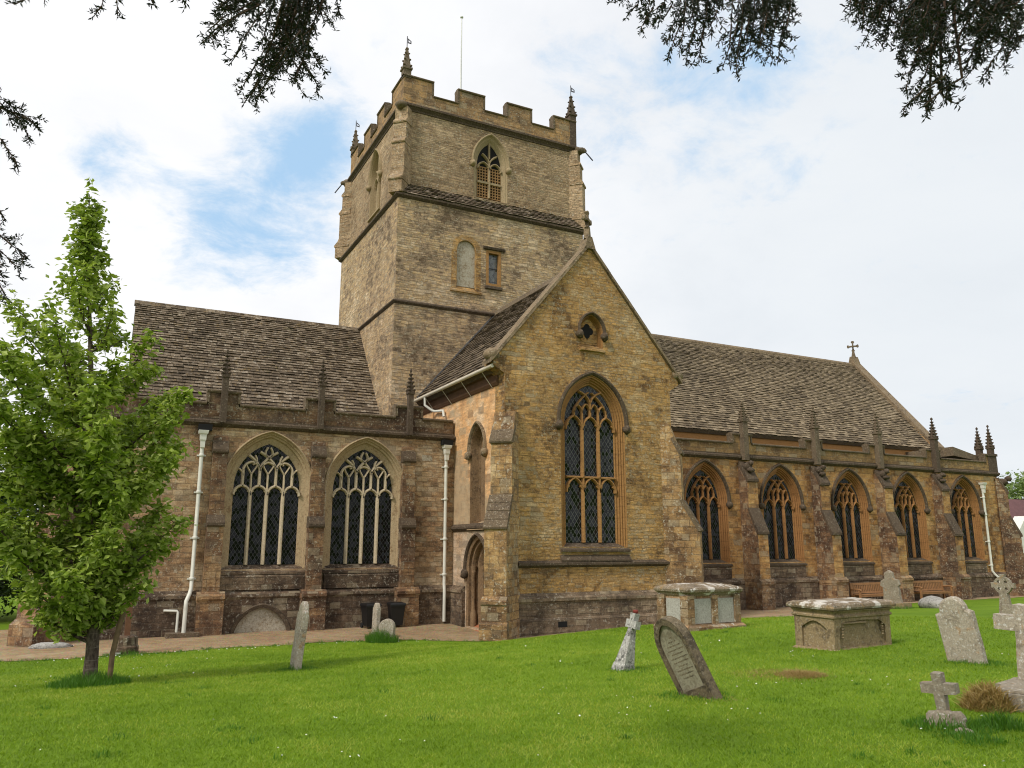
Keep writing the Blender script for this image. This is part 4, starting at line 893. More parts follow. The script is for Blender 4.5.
def battle(FF, u0, u1):
    L = u1 - u0; bt.fbox(FF, u0, u1, 24.95, LOWZ, -.40, .0)
    segs = [(0, .157), (.295, .443), (.575, .723), (.86, 1.0)]
    for i, (a, b) in enumerate(segs):
        a, b = u0 + a*L, u0 + b*L
        bt.fbox(FF, a + .001, b - .001, LOWZ - .01, HIZ, -.395, -.003)
        cp_.profile(FF, [(-.46, HIZ), (.05, HIZ), (.08, HIZ + .05), (.06, HIZ + .10), (-.20, HIZ + .15), (-.46, HIZ + .09)], a - .03, b + .03)
        if i < 3:
            n0 = u0 + segs[i+1][0]*L
            cp_.profile(FF, [(-.46, LOWZ), (.05, LOWZ), (.08, LOWZ + .04), (.06, LOWZ + .08), (-.20, LOWZ + .12), (-.46, LOWZ + .07)], b + .002, n0 - .002)
            for s0, s1 in ((b - .07, b + .035), (n0 - .035, n0 + .07)): cp_.fbox(FF, s0, s1, LOWZ + .1, HIZ - .002, -.42, .03)
battle(FU, UX0, UX1); battle(FUW, UY0 + .405, UY1 - .405)
battle(Frame((0, UY1, 0), (1, 0, 0), (0, 1, 0)), UX0, UX1); battle(Frame((UX1, 0, 0), (0, 1, 0), (1, 0, 0)), UY0 + .405, UY1 - .405)
bt.build('battlements', M['tparapet'], CH); cp_.build('battlement_coping', M['coping'], CH)
for (cx, cy, sx, sy) in ((UX0, UY0, -1, -1), (UX1, UY0, 1, -1), (UX0, UY1, -1, 1), (UX1, UY1, 1, 1)):
    F_ = Frame((cx, cy, 0), (.707*-sy*sx*sx, .707*sx, 0), (.707*sx, .707*sy, 0))
    o = MB(); o.profile(F_, [(-.5, 19.86), (.62, 19.86), (.62, 20.55), (.40, 21.05), (.40, 22.6), (.27, 22.9), (.27, 23.75), (.16, 23.95), (.16, 24.62), (-.5, 24.62)], -.34, .34)
    for z, dd in ((20.50, .66), (22.55, .44), (23.70, .31)): o.profile(F_, [(-.3, z), (dd, z), (dd + .03, z + .05), (dd + .02, z + .12), (dd - .2, z + .36), (-.3, z + .36)], -.37, .37)
    o.build('tower_buttress', M['tower_top'], CH)
    px_, py_ = cx - sx*.17, cy - sy*.17
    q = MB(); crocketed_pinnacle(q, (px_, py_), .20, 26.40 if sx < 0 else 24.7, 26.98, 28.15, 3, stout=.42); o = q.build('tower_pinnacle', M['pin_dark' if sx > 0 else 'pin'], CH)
    v_ = MB(); v_.tube([(px_, py_, 28.15), (px_, py_, 28.85)], .022, 6); v_.prism(Frame((px_, py_, 0), (.9, -.43, 0), (.43, .9, 0)), [(.03, 28.74), (.22, 28.56), (.22, 28.40), (.03, 28.46)], -.01, .01, [[(.07, 28.64), (.17, 28.55), (.17, 28.48), (.07, 28.51)]]); v_.build('weather_vane', M['darkmetal'], o)
    if (sx, sy) in ((1, -1), (-1, 1), (-1, -1)):
        g = MB(); g.blob((cx + sx*.12, cy + sy*.12, 24.72), .30, .30, .22, 8 + sx, .4, 2)
        if (sx, sy) != (-1, -1):
            g.blob((cx + sx*.32, cy + sy*.22, 24.74), .20, .17, .14, 3 + sx, .4, 2)
        gg = g.build('gargoyle', M['pin'], CH)
        if (sx, sy) != (-1, -1): MB().tube([(cx + sx*.42, cy + sy*.28, 24.68), (cx + sx*.78, cy + sy*.5, 24.12)], .035, 6).build('spout_pipe', M['darkmetal'], gg)
# ------------------------------------------------------------------ things round the church
def rots(ax, ay, az): return Matrix.Rotation(az, 4, 'Z') @ Matrix.Rotation(ay, 4, 'Y') @ Matrix.Rotation(ax, 4, 'X')
def place(o, x, y, dz=0.0, rot=(0, 0, 0)):
    o.location = (x, y, gz1(x, y) + dz); o.rotation_euler = rot; return o
# local frame of a stone: face looks along -x, width along y, thickness along x
FH = Frame((0, 0, 0), (0, -1, 0), (-1, 0, 0))
def rough(mb, amp, seed, sc=3.0):
    from mathutils import noise as mn
    mb.v = [tuple(Vector(p) + Vector((mn.noise(Vector(p)*sc + Vector((seed, 0, 0))), mn.noise(Vector(p)*sc + Vector((0, seed, 5))), mn.noise(Vector(p)*sc + Vector((9, 0, seed)))))*amp) for p in mb.v]
    return mb
def slabstone(outline, thick, bev=.015, seed=0, amp=.012):
    """a worn headstone: outline in (u, v), bevelled, lightly eroded"""
    c = (sum(p[0] for p in outline)/len(outline), sum(p[1] for p in outline)/len(outline))
    def ins(k): return [(c[0] + (u - c[0])*(1 - k), c[1] + (v - c[1])*(1 - k)) for u, v in outline]
    mb = MB(); k = bev/.35
    rings = [[FH(u, v, -thick/2) for u, v in ins(k)], [FH(u, v, -thick/2 + bev) for u, v in outline], [FH(u, v, thick/2 - bev) for u, v in outline], [FH(u, v, thick/2) for u, v in ins(k)]]
    mb.loft(rings, True, .5, False)
    tri = tessellate_polygon([[Vector((u, v, 0)) for u, v in ins(k)]])
    mb.add([FH(u, v, thick/2) for u, v in ins(k)], tri, .5); mb.add([FH(u, v, -thick/2) for u, v in ins(k)], tri, .5)
    return rough(mb, amp, seed)
def subdiv(poly, mx=.08):
    out = []
    for i, p in enumerate(poly):
        q = poly[(i + 1) % len(poly)]; n = max(1, int(math.hypot(q[0]-p[0], q[1]-p[1])/mx))
        out += [(p[0] + (q[0]-p[0])*k/n, p[1] + (q[1]-p[1])*k/n) for k in range(n)]
    return out
def gothic_outline(w_, h, rise, low=-.35): return subdiv([(-w_/2, low)] + [(x, h - rise + y) for x, y in arc_off(w_/2, rise, 0, 8)] + [(w_/2, low)], .12)
def round_outline(w_, h, low=-.35, sh=.0):
    r_ = w_/2 - sh; pts = [(-w_/2, low), (-w_/2, h - r_ - sh*.5)]
    if sh: pts += [(-r_, h - r_ - sh*.2)]
    pts += [(r_*math.cos(math.pi - math.pi*i/10), h - r_ + r_*math.sin(math.pi*i/10)) for i in range(0 if not sh else 1, 11)]
    if sh: pts += [(w_/2, h - r_ - sh*.5)]
    return subdiv(pts + [(w_/2, low)], .12)
# leaning gothic headstone with a sunk inscription panel
hsr = empty('headstone', (0, 0, 0), 'dark gothic pointed headstone leaning steeply, with a sunk inscription panel', 'headstone')
o_ = gothic_outline(.74, 1.15, .40); inn = gothic_outline(.58, 1.06, .34, .16)
mb = MB(); mb.prism(FH, o_, -.10, .075, [inn]); mb.loft([[FH(u, v, .075) for u, v in o_], [FH(u*1.0, v, .06) for u, v in o_]], True)
rough(mb, .006, 2).build('slab', M['slab_edge'], hsr, local=True)
MB().prism(FH, gothic_outline(.60, 1.07, .35, .15), .0, .035).build('inscription_panel', M['slab_hs'], hsr, local=True)
mb = MB(); lr = random.Random(3)
for k in range(11):
    v = .86 - k*.055; wl = (.06, .20, .34, .40, .30, .42, .38, .24, .40, .34, .28)[k]; u = -wl/2
    while u < wl/2:
        e = u + lr.uniform(.012, .04); mb.fbox(FH, u, min(e, wl/2), v, v + .018, .0351, .0358); u = e + .01
mb.build('worn_lettering', M['slab_edge'], hsr, local=True)
place(hsr, 6.66, 8.0, -.03, (R(-22), R(-13), R(14))); hsr.scale = (.84, .66, .90)
# lichened headstone with a shouldered top
def tt(x, y, name, label, ol, th, mat, rot, seed, dz=0, group=None, amp=.012):
    o = slabstone(ol, th, .02, seed, amp).build(name, M[mat], None); tag(o, label, 'headstone', group); return place(o, x, y, dz, rot)
tt(12.5, 8.52, 'headstone', 'broad lichen-spotted headstone with a rounded shouldered top beside the white cross', round_outline(.58, 1.02, -.35, .08), .15, 'white_hs', (R(-7), R(-4), R(8)), 4)
tt(3.42, 15.4, 'headstone', 'tall narrow white-crusted headstone seen edge on, alone on the left lawn', round_outline(.46, 1.22, -.35, .07), .12, 'white_hs', (R(-2), R(6), R(0)), 7)
tt(8.68, 27.2, 'headstone', 'taller of two small pale headstones at the path edge before the bins', round_outline(.36, 1.18, -.3, .05), .15, 'white_hs', (R(-3), R(3), R(6)), 9)
tt(8.78, 26.3, 'headstone', 'shorter round-topped one of two small pale headstones at the path edge', round_outline(.52, .72, -.3, .0), .2, 'white_hs', (R(3), R(-3), R(52)), 11)
# slender marble memorial with a small cross on top
hs = empty('cross_memorial', (0, 0, 0), 'slim leaning white-grey memorial tapering up to a small cross', 'headstone')
mb = MB(); mb.lathe((0, 0, 0), [(.22, -.3), (.215, 0), (.20, .10), (.18, .13), (.085, .60), (.075, .64)], 4, smooth=False, rot=math.pi/4); rough(mb, .012, 3).build('shaft', M['obelisk'], hs, local=True)
mb = MB(); mb.prism(FH, subdiv([(-.05, .58), (.05, .58), (.05, .70), (.13, .69), (.13, .82), (.05, .81), (.06, .93), (-.06, .93), (-.05, .81), (-.13, .82), (-.13, .69), (-.05, .70)], .06), -.06, .06); rough(mb, .008, 5).build('cross', M['obelisk'], hs, local=True)
mb = MB(); mb.blob((0, 0, .955), .05, .05, .035, 2, .5, 2); mb.build('dead_flower', M['rust'], hs, local=True)
place(hs, 7.40, 10.72, -.03, (R(8), R(12), R(10))); hs.scale = (.85, .85, .97)
# small stone cross
def stone_cross(mb, h, arm, t, wd, vc, ah=None):
    ah = ah or wd
    mb.prism(FH, subdiv([(-wd/2, 0), (wd/2, 0), (wd/2, vc - ah/2), (arm, vc - ah/2), (arm, vc + ah/2), (wd/2, vc + ah/2), (wd/2, h), (-wd/2, h), (-wd/2, vc + ah/2), (-arm, vc + ah/2), (-arm, vc - ah/2), (-wd/2, vc - ah/2)], .05), -t/2, t/2)
    return mb
sc_ = empty('stone_cross', (0, 0, 0), 'small low grey stone cross tilted on a rough stepped base', 'cross')
mb = stone_cross(MB(), .44, .19, .11, .105, .28); rough(mb.xform(Matrix.Translation((0, 0, .12))), .012, 8, 7).build('cross', M['grey_hs'], sc_, local=True)
mb = MB(); mb.blob((0, 0, .03), .13, .21, .15, 3, .5, 3, rough=4); mb.build('base', M['grey_hs'], sc_, local=True)
place(sc_, 7.52, 5.42, .0, (R(-3), R(-3), R(14))); sc_.scale = (.86, .86, .88)
sb = MB().blob((0, 0, 0), .05, .10, .05, 12, .4, 2).build('loose_stone', M['grey_hs'], None); tag(sb, 'low broken stone lying at the foot of the small cross', 'stone'); place(sb, 7.36, 5.12, .0, (0, 0, .4))
# big lichened cross at the right edge, on a kerbed grave
bc = empty('stone_cross', (0, 0, 0), 'big lichen-white stone cross cut off by the right edge of the picture', 'cross')
mb = MB(); stone_cross(mb, 1.06, .34, .15, .22, .84, .17); rough(mb, .012, 6).build('cross', M['white_hs'], bc, local=True)
mb = MB(); mb.box(-.20, .20, -.32, .32, -.25, .14); rough(mb, .01, 2).build('base', M['grey_hs'], bc, local=True)
place(bc, 9.80, 5.92, .0, (R(3), R(-2), R(8)))
kb = MB(); kb.box(-.35, .95, -.42, .42, -.3, .17); kb.box(-.28, .88, -.35, .35, .17, .20); rough(kb, .02, 4, 4); o = kb.build('grave_kerb', M['grey_hs'], None); tag(o, 'low rough stone grave kerb in front of the big cross', 'grave'); place(o, 9.22, 5.50, .0, (0, 0, R(20)))
# celtic wheel cross far right
wc = empty('wheel_cross', (0, 0, 0), 'grey celtic wheel cross on a stepped base near the far downpipe', 'cross')
mb = MB(); hs_ = [[(.20*math.cos(a)*.62 + .165*math.cos(b_)*0 + .20*math.cos(a), 1.42 + .20*math.sin(a)*1.62)] for a, b_ in ()]
rim = [(.33*math.cos(i*.3307), 1.40 + .33*math.sin(i*.3307)) for i in range(19)]
holes4 = [[(.185*math.cos(math.pi/4 + k*math.pi/2) + .06*math.cos(j*.785), 1.40 + .185*math.sin(math.pi/4 + k*math.pi/2) + .06*math.sin(j*.785)) for j in range(8)] for k in range(4)]
mb.prism(FH, rim, -.07, .07, holes4); mb.prism(FH, subdiv([(-.24, .30), (.24, .30), (.13, 1.16), (-.13, 1.16)], .2), -.085, .085)
for k in range(4):
    ca, sa = math.cos(k*math.pi/2), math.sin(k*math.pi/2); mb.prism(FH, [(x*ca - y*sa, 1.40 + x*sa + y*ca) for x, y in ((.30, .075), (.42, .10), (.42, -.10), (.30, -.075))], -.075, .075)
rough(mb, .008, 3).build('cross', M['grey_hs'], wc, local=True)
MB().box(-.28, .28, -.42, .42, -.3, .18).box(-.20, .20, -.32, .32, .18, .34).build('base', M['white_hs'], wc, local=True); place(wc, 22.6, 14.1, -.1, (0, 0, R(5))); wc.scale = (.72, .72, .72)
wb = empty('headstone', (0, 0, 0), 'small squat grey headstone half hidden behind the big white cross', 'headstone')
rough(MB().box(-.10, .10, -.22, .22, -.2, .42), .02, 8).build('slab', M['grey_hs'], wb, local=True); place(wb, 21.6, 13.3, 0, (0, 0, .1))
# headstone shaped like a worn cross-slab before the benches, and the low white slab beside it
ol = subdiv([(-.46, -.2), (-.40, .30), (-.34, .95), (-.44, 1.02), (-.40, 1.22), (-.22, 1.28), (-.17, 1.55), (0, 1.66), (.17, 1.55), (.22, 1.28), (.40, 1.22), (.44, 1.02), (.34, .95), (.40, .30), (.46, -.2)], .12)
fh = empty('headstone', (0, 0, 0), 'grey weathered headstone with a knobbed trefoil top standing between the two benches', 'headstone')
slabstone(ol, .2, .02, 5, .03).build('slab', M['grey_hs'], fh, local=True); rough(MB().box(-.35, .35, -.62, .62, -.3, .22), .03, 2).build('base', M['chest'], fh, local=True); place(fh, 31.6, 24.7, .0, (R(-4), 0, R(10)))
ls = MB(); ls.blob((0, 0, 0), .55, 1.65, .42, 9, .25, 3, rough=1.6); o = ls.build('grave_slab', M['obelisk'], None); tag(o, 'low humped white grave slab lying on the grass before the right bench', 'grave slab'); place(o, 33.0, 23.8, .10, (0, 0, R(-42)))
# chest tombs
ct = empty('chest_tomb', (0, 0, 0), 'brown carved chest tomb with a pale lichened lid in the middle of the lawn', 'tomb')
def slab_lid(mb, L, Wd, z, prof, cx=0, cy=0):
    ch = []
    for dd, zz in prof: ch.append([(cx - L/2 - dd, cy - Wd/2 - dd, z + zz), (cx + L/2 + dd, cy - Wd/2 - dd, z + zz), (cx + L/2 + dd, cy + Wd/2 + dd, z + zz), (cx - L/2 - dd, cy + Wd/2 + dd, z + zz)])
    mb.loft(ch, True, .5); mb.add(ch[-1], [(0, 1, 2, 3)], .5); mb.add(ch[0], [(0, 1, 2, 3)], .5); return mb
CL, CWd, CHh = 1.66, .76, .70
def sidepanel(mb, F, L, H):
    o_ = [(-L/2, 0), (L/2, 0), (L/2, H), (-L/2, H)]; hole = [(-L/2 + .16, .10)] + [(-L/2 + .16, H - .22), (-L/2 + .28, H - .13), (-L/2 + .36, H - .09), (0, H - .075), (L/2 - .36, H - .09), (L/2 - .28, H - .13), (L/2 - .16, H - .22), (L/2 - .16, .10)]
    mb.prism(F, o_, -.02, .05, [hole], back=False)
mb = MB(); mb.box(-CL/2, CL/2, -CWd/2, CWd/2, -.3, CHh)
for F_, L in ((Frame((0, -CWd/2, 0), (1, 0, 0), (0, -1, 0)), CL), (Frame((-CL/2, 0, 0), (0, 1, 0), (-1, 0, 0)), CWd), (Frame((0, CWd/2, 0), (1, 0, 0), (0, 1, 0)), CL), (Frame((CL/2, 0, 0), (0, 1, 0), (1, 0, 0)), CWd)): sidepanel(mb, F_, L + .098, CHh)
for k in range(26): mb.blob((-CL/2 + .2 + (CL - .4)*(k + .5)/26 if k < 16 else (-.62 if k % 2 else .62), -CWd/2 - .05, CHh - .115 - .012*abs(k - 8)/8 if k < 16 else .52 - .05*((k - 16)//2)), .035, .02, .022, k, .4, 1)
rough(mb, .012, 6, 5).build('chest', M['chest'], ct, local=True)
rough(slab_lid(MB(), CL, CWd, 0, [(.05, -.3), (.10, -.3), (.10, .05), (.05, .09)]), .015, 2, 4).build('plinth', M['chest'], ct, local=True)
rough(slab_lid(MB(), CL, CWd, CHh - .06, [(.05, 0), (.055, .04), (.085, .06), (.085, .09), (.055, .12), (.06, .15), (.09, .18), (.09, .20)]), .008, 4, 5).build('cornice', M['chest'], ct, local=True)
rough(slab_lid(MB(), CL, CWd, CHh + .12, [(.10, .03), (.14, .04), (.15, .08), (.13, .13), (.05, .16), (-.12, .175), (-.30, .18)]), .015, 8, 5).build('lid', M['chest_lid'], ct, local=True)
place(ct, 12.98, 11.34, -.06, (R(1), 0, R(6))); ct.scale = (1, 1, .93)
c2 = empty('chest_tomb', (0, 0, 0), 'larger chest tomb by the church wall with pale tablets set in its sides', 'tomb')
L2, W2, H2 = 1.72, .92, .92
mb = MB(); mb.box(-L2/2, L2/2, -W2/2, W2/2, .05, H2)
fr = Frame((0, -W2/2, 0), (1, 0, 0), (0, -1, 0)); fl = Frame((-L2/2, 0, 0), (0, 1, 0), (-1, 0, 0))
for u in (-L2/2 + .06, 0.0, L2/2 - .06): mb.fbox(fr, u - .10, u + .10, .2, H2 - .02, -.03, .07)
for u in (-W2/2 + .06, W2/2 - .06): mb.fbox(fl, u - .13, u + .13, .2, H2 - .03, -.03, .07)
rough(mb, .010, 2, 5).build('chest', M['chest_b'], c2, local=True)
rough(slab_lid(MB(), L2, W2, 0, [(.12, -.4), (.14, -.4), (.14, .16), (.08, .22), (-.2, .22)]), .012, 2, 4).build('plinth', M['chest_b'], c2, local=True)
for (F_, u0, u1) in ((fr, -.69, -.11), (fr, .11, .69), (fl, -.24, .24)):
    rough(MB().fbox(F_, u0, u1, .24, H2 - .10, -.02, .035), .004, 4).build('tablet', M['tablet'], c2, local=True)
rough(slab_lid(MB(), L2, W2, H2 - .02, [(.04, 0), (.07, .05), (.11, .08), (.12, .13), (.09, .17), (-.1, .24), (-.4, .27)]), .015, 7, 4).build('lid', M['chest_lid'], c2, local=True)
place(c2, 13.52, 16.18, -.08, (0, R(.5), R(6)))
# benches
def bench(label):
    b = empty('bench', (0, 0, 0), label, 'bench', 'wooden benches against the church wall'); wd = M['bench']; Lb = 1.62
    for s_ in (-1, 1):
        MB().box(s_*Lb/2 - .035, s_*Lb/2 + .035, -.30, -.23, 0, .62).build('leg', wd, b, local=True)
        MB().hexa([(s_*Lb/2 - .035, .16, 0), (s_*Lb/2 + .035, .16, 0), (s_*Lb/2 + .035, .23, 0), (s_*Lb/2 - .035, .23, 0), (s_*Lb/2 - .035, .24, .92), (s_*Lb/2 + .035, .24, .92), (s_*Lb/2 + .035, .31, .92), (s_*Lb/2 - .035, .31, .92)]).build('leg', wd, b, local=True)
        MB().tube([(s_*Lb/2, -.34, .60), (s_*Lb/2, -.28, .655), (s_*Lb/2, -.05, .66), (s_*Lb/2, .24, .64)], .036, 6).build('armrest', wd, b, local=True)
    m_ = MB()
    for k in range(6): m_.box(-Lb/2 + .04, Lb/2 - .04, -.29 + k*.085, -.29 + k*.085 + .07, .405, .43)
    m_.box(-Lb/2, Lb/2, -.28, -.24, .33, .404).box(-Lb/2, Lb/2, .12, .16, .33, .404); m_.build('seat', wd, b, local=True)
    m_ = MB(); m_.hexa([(-Lb/2, .20, .46), (Lb/2, .20, .46), (Lb/2, .245, .46), (-Lb/2, .245, .46), (-Lb/2, .215, .53), (Lb/2, .215, .53), (Lb/2, .26, .53), (-Lb/2, .26, .53)]).hexa([(-Lb/2, .245, .83), (Lb/2, .245, .83), (Lb/2, .29, .83), (-Lb/2, .29, .83), (-Lb/2, .26, .93), (Lb/2, .26, .93), (Lb/2, .305, .93), (-Lb/2, .305, .93)])
    for k in range(19):
        u = -Lb/2 + .06 + (Lb - .12)*k/18; m_.hexa([(u - .026, .218, .52), (u + .026, .218, .52), (u + .026, .236, .52), (u - .026, .236, .52), (u - .026, .255, .84), (u + .026, .255, .84), (u + .026, .275, .84), (u - .026, .275, .84)])
    m_.build('backrest', wd, b, local=True); return b
b1 = bench('slatted wooden bench against the wall, on the left of the knob-topped headstone')
place(b1, 36.5, 29.75, .0); b1.scale = (1.6, 1.05, 1.14)
b2 = dup(b1, (41.25, 29.75, gz1(41.25, 29.75)), 0, 'slatted wooden bench against the wall, behind the low white grave slab')
# bins
def bin_(label):
    b = empty('wheelie_bin', (0, 0, 0), label, 'bin', 'black bins against the church wall'); p_ = M['bin']; m_ = MB()
    m_.hexa([(-.21, -.24, .06), (.21, -.24, .06), (.21, .22, .10), (-.21, .22, .10), (-.27, -.33, .80), (.27, -.33, .80), (.27, .30, .80), (-.27, .30, .80)]); m_.box(-.285, .285, -.345, .315, .76, .80); m_.build('body', p_, b, local=True)
    m_ = MB(); ch = [[(-.30*k, -.37*k2, z), (.30*k, -.37*k2, z), (.30*k, .33*k2, z), (-.30*k, .33*k2, z)] for k, k2, z in ((1, 1, .80), (1.0, 1.0, .84), (.93, .93, .885), (.6, .7, .91))]; m_.loft(ch, True); m_.add(ch[-1], [(0, 1, 2, 3)]); lid = m_.build('lid', p_, b, local=True)
    MB().tube([(-.22, .35, .80), (.22, .35, .80)], .018, 6).build('handle', p_, lid, local=True)
    for s_ in (-1, 1): MB().tube([(s_*.20, .24, .09), (s_*.26, .24, .09)], .09, 14).build('wheel', M['rubber'], b, local=True)
    return b
w1 = bin_('black bin against the church wall, left of the pair, half behind a small headstone'); place(w1, 9.36, 30.02, .02, (0, 0, R(4)))
dup(w1, (10.38, 30.05, gz1(10.38, 30.05) + .02), R(-6), 'black bin against the church wall, right of the pair and nearer the downpipe')
# wooden post on a stone foot, and the tree stake
pp = empty('wooden_post', (0, 0, 0), 'red-brown wooden post set in a squat stone foot beside the path', 'post')
rough(MB().lathe((0, 0, 0), [(.34, -.2), (.33, .20), (.30, .24), (.29, .46), (.24, .50)], 8, smooth=False), .02, 3, 4).build('foot', M['plinth'], pp, local=True)
MB().box(-.075, .075, -.075, .075, .45, 1.55).build('post', M['postwood'], pp, local=True); rough(MB().box(-.42, -.12, -.5, -.18, -.1, .06), .03, 5).build('kerb_stone', M['obelisk'], pp, local=True)
place(pp, .98, 26.1)
st = MB(); st.tube([(0, 0, -.3), (.02, 0, .5), (.12, .05, 1.15)], .042, 8); o = st.build('tree_stake', M['stakewood'], None); tag(o, 'leaning grey wooden stake beside the young tree trunk', 'stake'); place(o, .36, 15.2)
o = MB(); o.blob((0, 0, 0), .55, .3, .14, 4, .4, 2); o = o.build('flat_stone', M['obelisk'], None); tag(o, 'flat grey stone lying on the gravel at the far left wall corner', 'stone'); place(o, -1.0, 28.9, .05)
# flagpole on the tower
fp = empty('flagpole', (16.55, 39, 24.9), 'thin white flagpole rising from the tower roof', 'flagpole')
MB().tube([(0, 0, 0), (0, 0, 4.2), (0, 0, 9.15)], [.065, .055, .035], 8).build('pole', M['flagpole'], fp, local=True); MB().lathe((0, 0, 9.15), [(.03, 0), (.10, .03), (.10, .09), (.04, .13)], 8).build('finial', M['flagpole'], fp, local=True)
# cottage beyond the church on the right
hh = empty('cottage', (119.5, 75, gz1(100, 74)), 'distant stone cottage with a plum tiled roof and white gable', 'house')
m_ = MB(); m_.box(-7, 9, -4, 5, -1, 5.0); m_.build('wall', M['housewall'], hh, local=True)
m_ = MB(); m_.hexa([(-7.5, -4.6, 4.8), (9.5, -4.6, 4.8), (9.5, .5, 9.2), (-7.5, .5, 9.2), (-7.5, -4.6, 5.1), (9.5, -4.6, 5.1), (9.5, .5, 9.5), (-7.5, .5, 9.5)]).hexa([(-7.5, .5, 9.2), (9.5, .5, 9.2), (9.5, 5.6, 4.8), (-7.5, 5.6, 4.8), (-7.5, .5, 9.5), (9.5, .5, 9.5), (9.5, 5.6, 5.1), (-7.5, 5.6, 5.1)]); m_.build('roof', M['redroof'], hh, local=True)
m_ = MB(); m_.prism(Frame((-1, -4.0, 0), (1, 0, 0), (0, -1, 0)), [(-2.4, 2.2), (2.4, 2.2), (2.4, 4.2), (0, 6.6), (-2.4, 4.2)], -.1, 1.6); m_.prism(Frame((-1, -4, 0), (1, 0, 0), (0, -1, 0)), [(-2.6, -1), (2.6, -1), (2.6, 2.2), (-2.6, 2.2)], -.1, 1.59); m_.build('gable', M['whitewall'], hh, local=True)
for u in (-5.6, 4.2):
    w_ = MB().box(u - .6, u + .6, -4.05, -3.9, 2.0, 3.4).build('window', M['whitewall'], hh, local=True); MB().box(u - .5, u + .5, -4.08, -4.0, 2.1, 3.3).build('pane', M['void'], w_, local=True)
fw_ = empty('boundary_wall', (78, 45, gz1(78, 45)), 'low stone boundary wall beyond the church on the right', 'wall')
MB().box(-14, 40, -.3, .3, -1, 1.7).build('wall', M['housewall'], fw_, local=True); MB().box(-14, 40, -.36, .36, 1.7, 1.85).build('coping', M['coping'], fw_, local=True)
# ------------------------------------------------------------------ trees, hedge and grass
def leaf_quads(P, size, rng, droop=.3, aspect=.5, dirs=None):
    """rhombic leaves folded a little along the midrib: 2 quads-as-triangles pairs each"""
    n = len(P); P = np.asarray(P)
    a = rng.normal(size=(n, 3)); a[:, 2] = a[:, 2]*.5 - droop
    if dirs is not None: a = a*.7 + dirs*1.0
    a /= np.linalg.norm(a, axis=1)[:, None]
    b = rng.normal(size=(n, 3)); b[:, 2] *= .35; b -= a*(a*b).sum(1)[:, None]; b /= np.linalg.norm(b, axis=1)[:, None]
    nrm = np.cross(a, b); s = (size*rng.uniform(.6, 1.35, n))[:, None]
    base = P; tip = P + a*s; l = P + a*s*.45 + b*s*aspect*.5 + nrm*s*.10; r_ = P + a*s*.45 - b*s*aspect*.5 + nrm*s*.10
    V = np.stack([base, l, tip, r_], 1).reshape(-1, 3); i = np.arange(n)*4
    F = np.concatenate([np.stack([i, i+1, i+2], 1), np.stack([i, i+2, i+3], 1)])
    rn = rng.random(n); return V, F, np.concatenate([rn, rn])
def tube_to(mb, pts, r0, r1, n=6): mb.tube(pts, [r0 + (r1 - r0)*i/(len(pts)-1) for i in range(len(pts))], n)
# --- the young tree on the left
tr = empty('young_tree', (.08, 15.5, gz1(.08, 15.5)), 'bright green young tree with a spire-like top on the left lawn', 'tree')
rng = np.random.default_rng(21)
HZ = [1.0, 1.25, 1.6, 2.1, 2.8, 3.7, 4.55, 5.2, 5.6, 5.9, 6.4, 6.8, 7.3, 7.8, 8.3, 8.75]
HR = [.20, .45, .75, 1.05, 1.30, 1.45, 1.58, 1.62, 1.50, 1.15, .72, .48, .30, .19, .13, .06]
HRL = [.2, .6, 1.1, 1.5, 1.85, 2.1, 2.25, 2.25, 2.1, 1.75, 1.1, .48, .30, .19, .13, .06]
tk = MB(); tpath = [(0, 0, -.1), (0, 0, .12), (.0, 0, .5), (-.02, .02, 1.0), (-.10, .05, 1.7), (-.20, .12, 3.0), (-.38, .20, 4.5), (-.55, .30, 6.0), (-.72, .36, 7.4), (-.82, .42, 8.7)]
tk.tube(tpath, [.16, .115, .10, .095, .085, .065, .05, .036, .022, .008], 10)
trunk = tk.build('trunk', M['bark'], tr, local=True)
br = MB(); pts = []
def axis_at(z): zs = [p[2] for p in tpath]; return np.array([np.interp(z, zs, [p[0] for p in tpath]), np.interp(z, zs, [p[1] for p in tpath]), z])
nb = 96
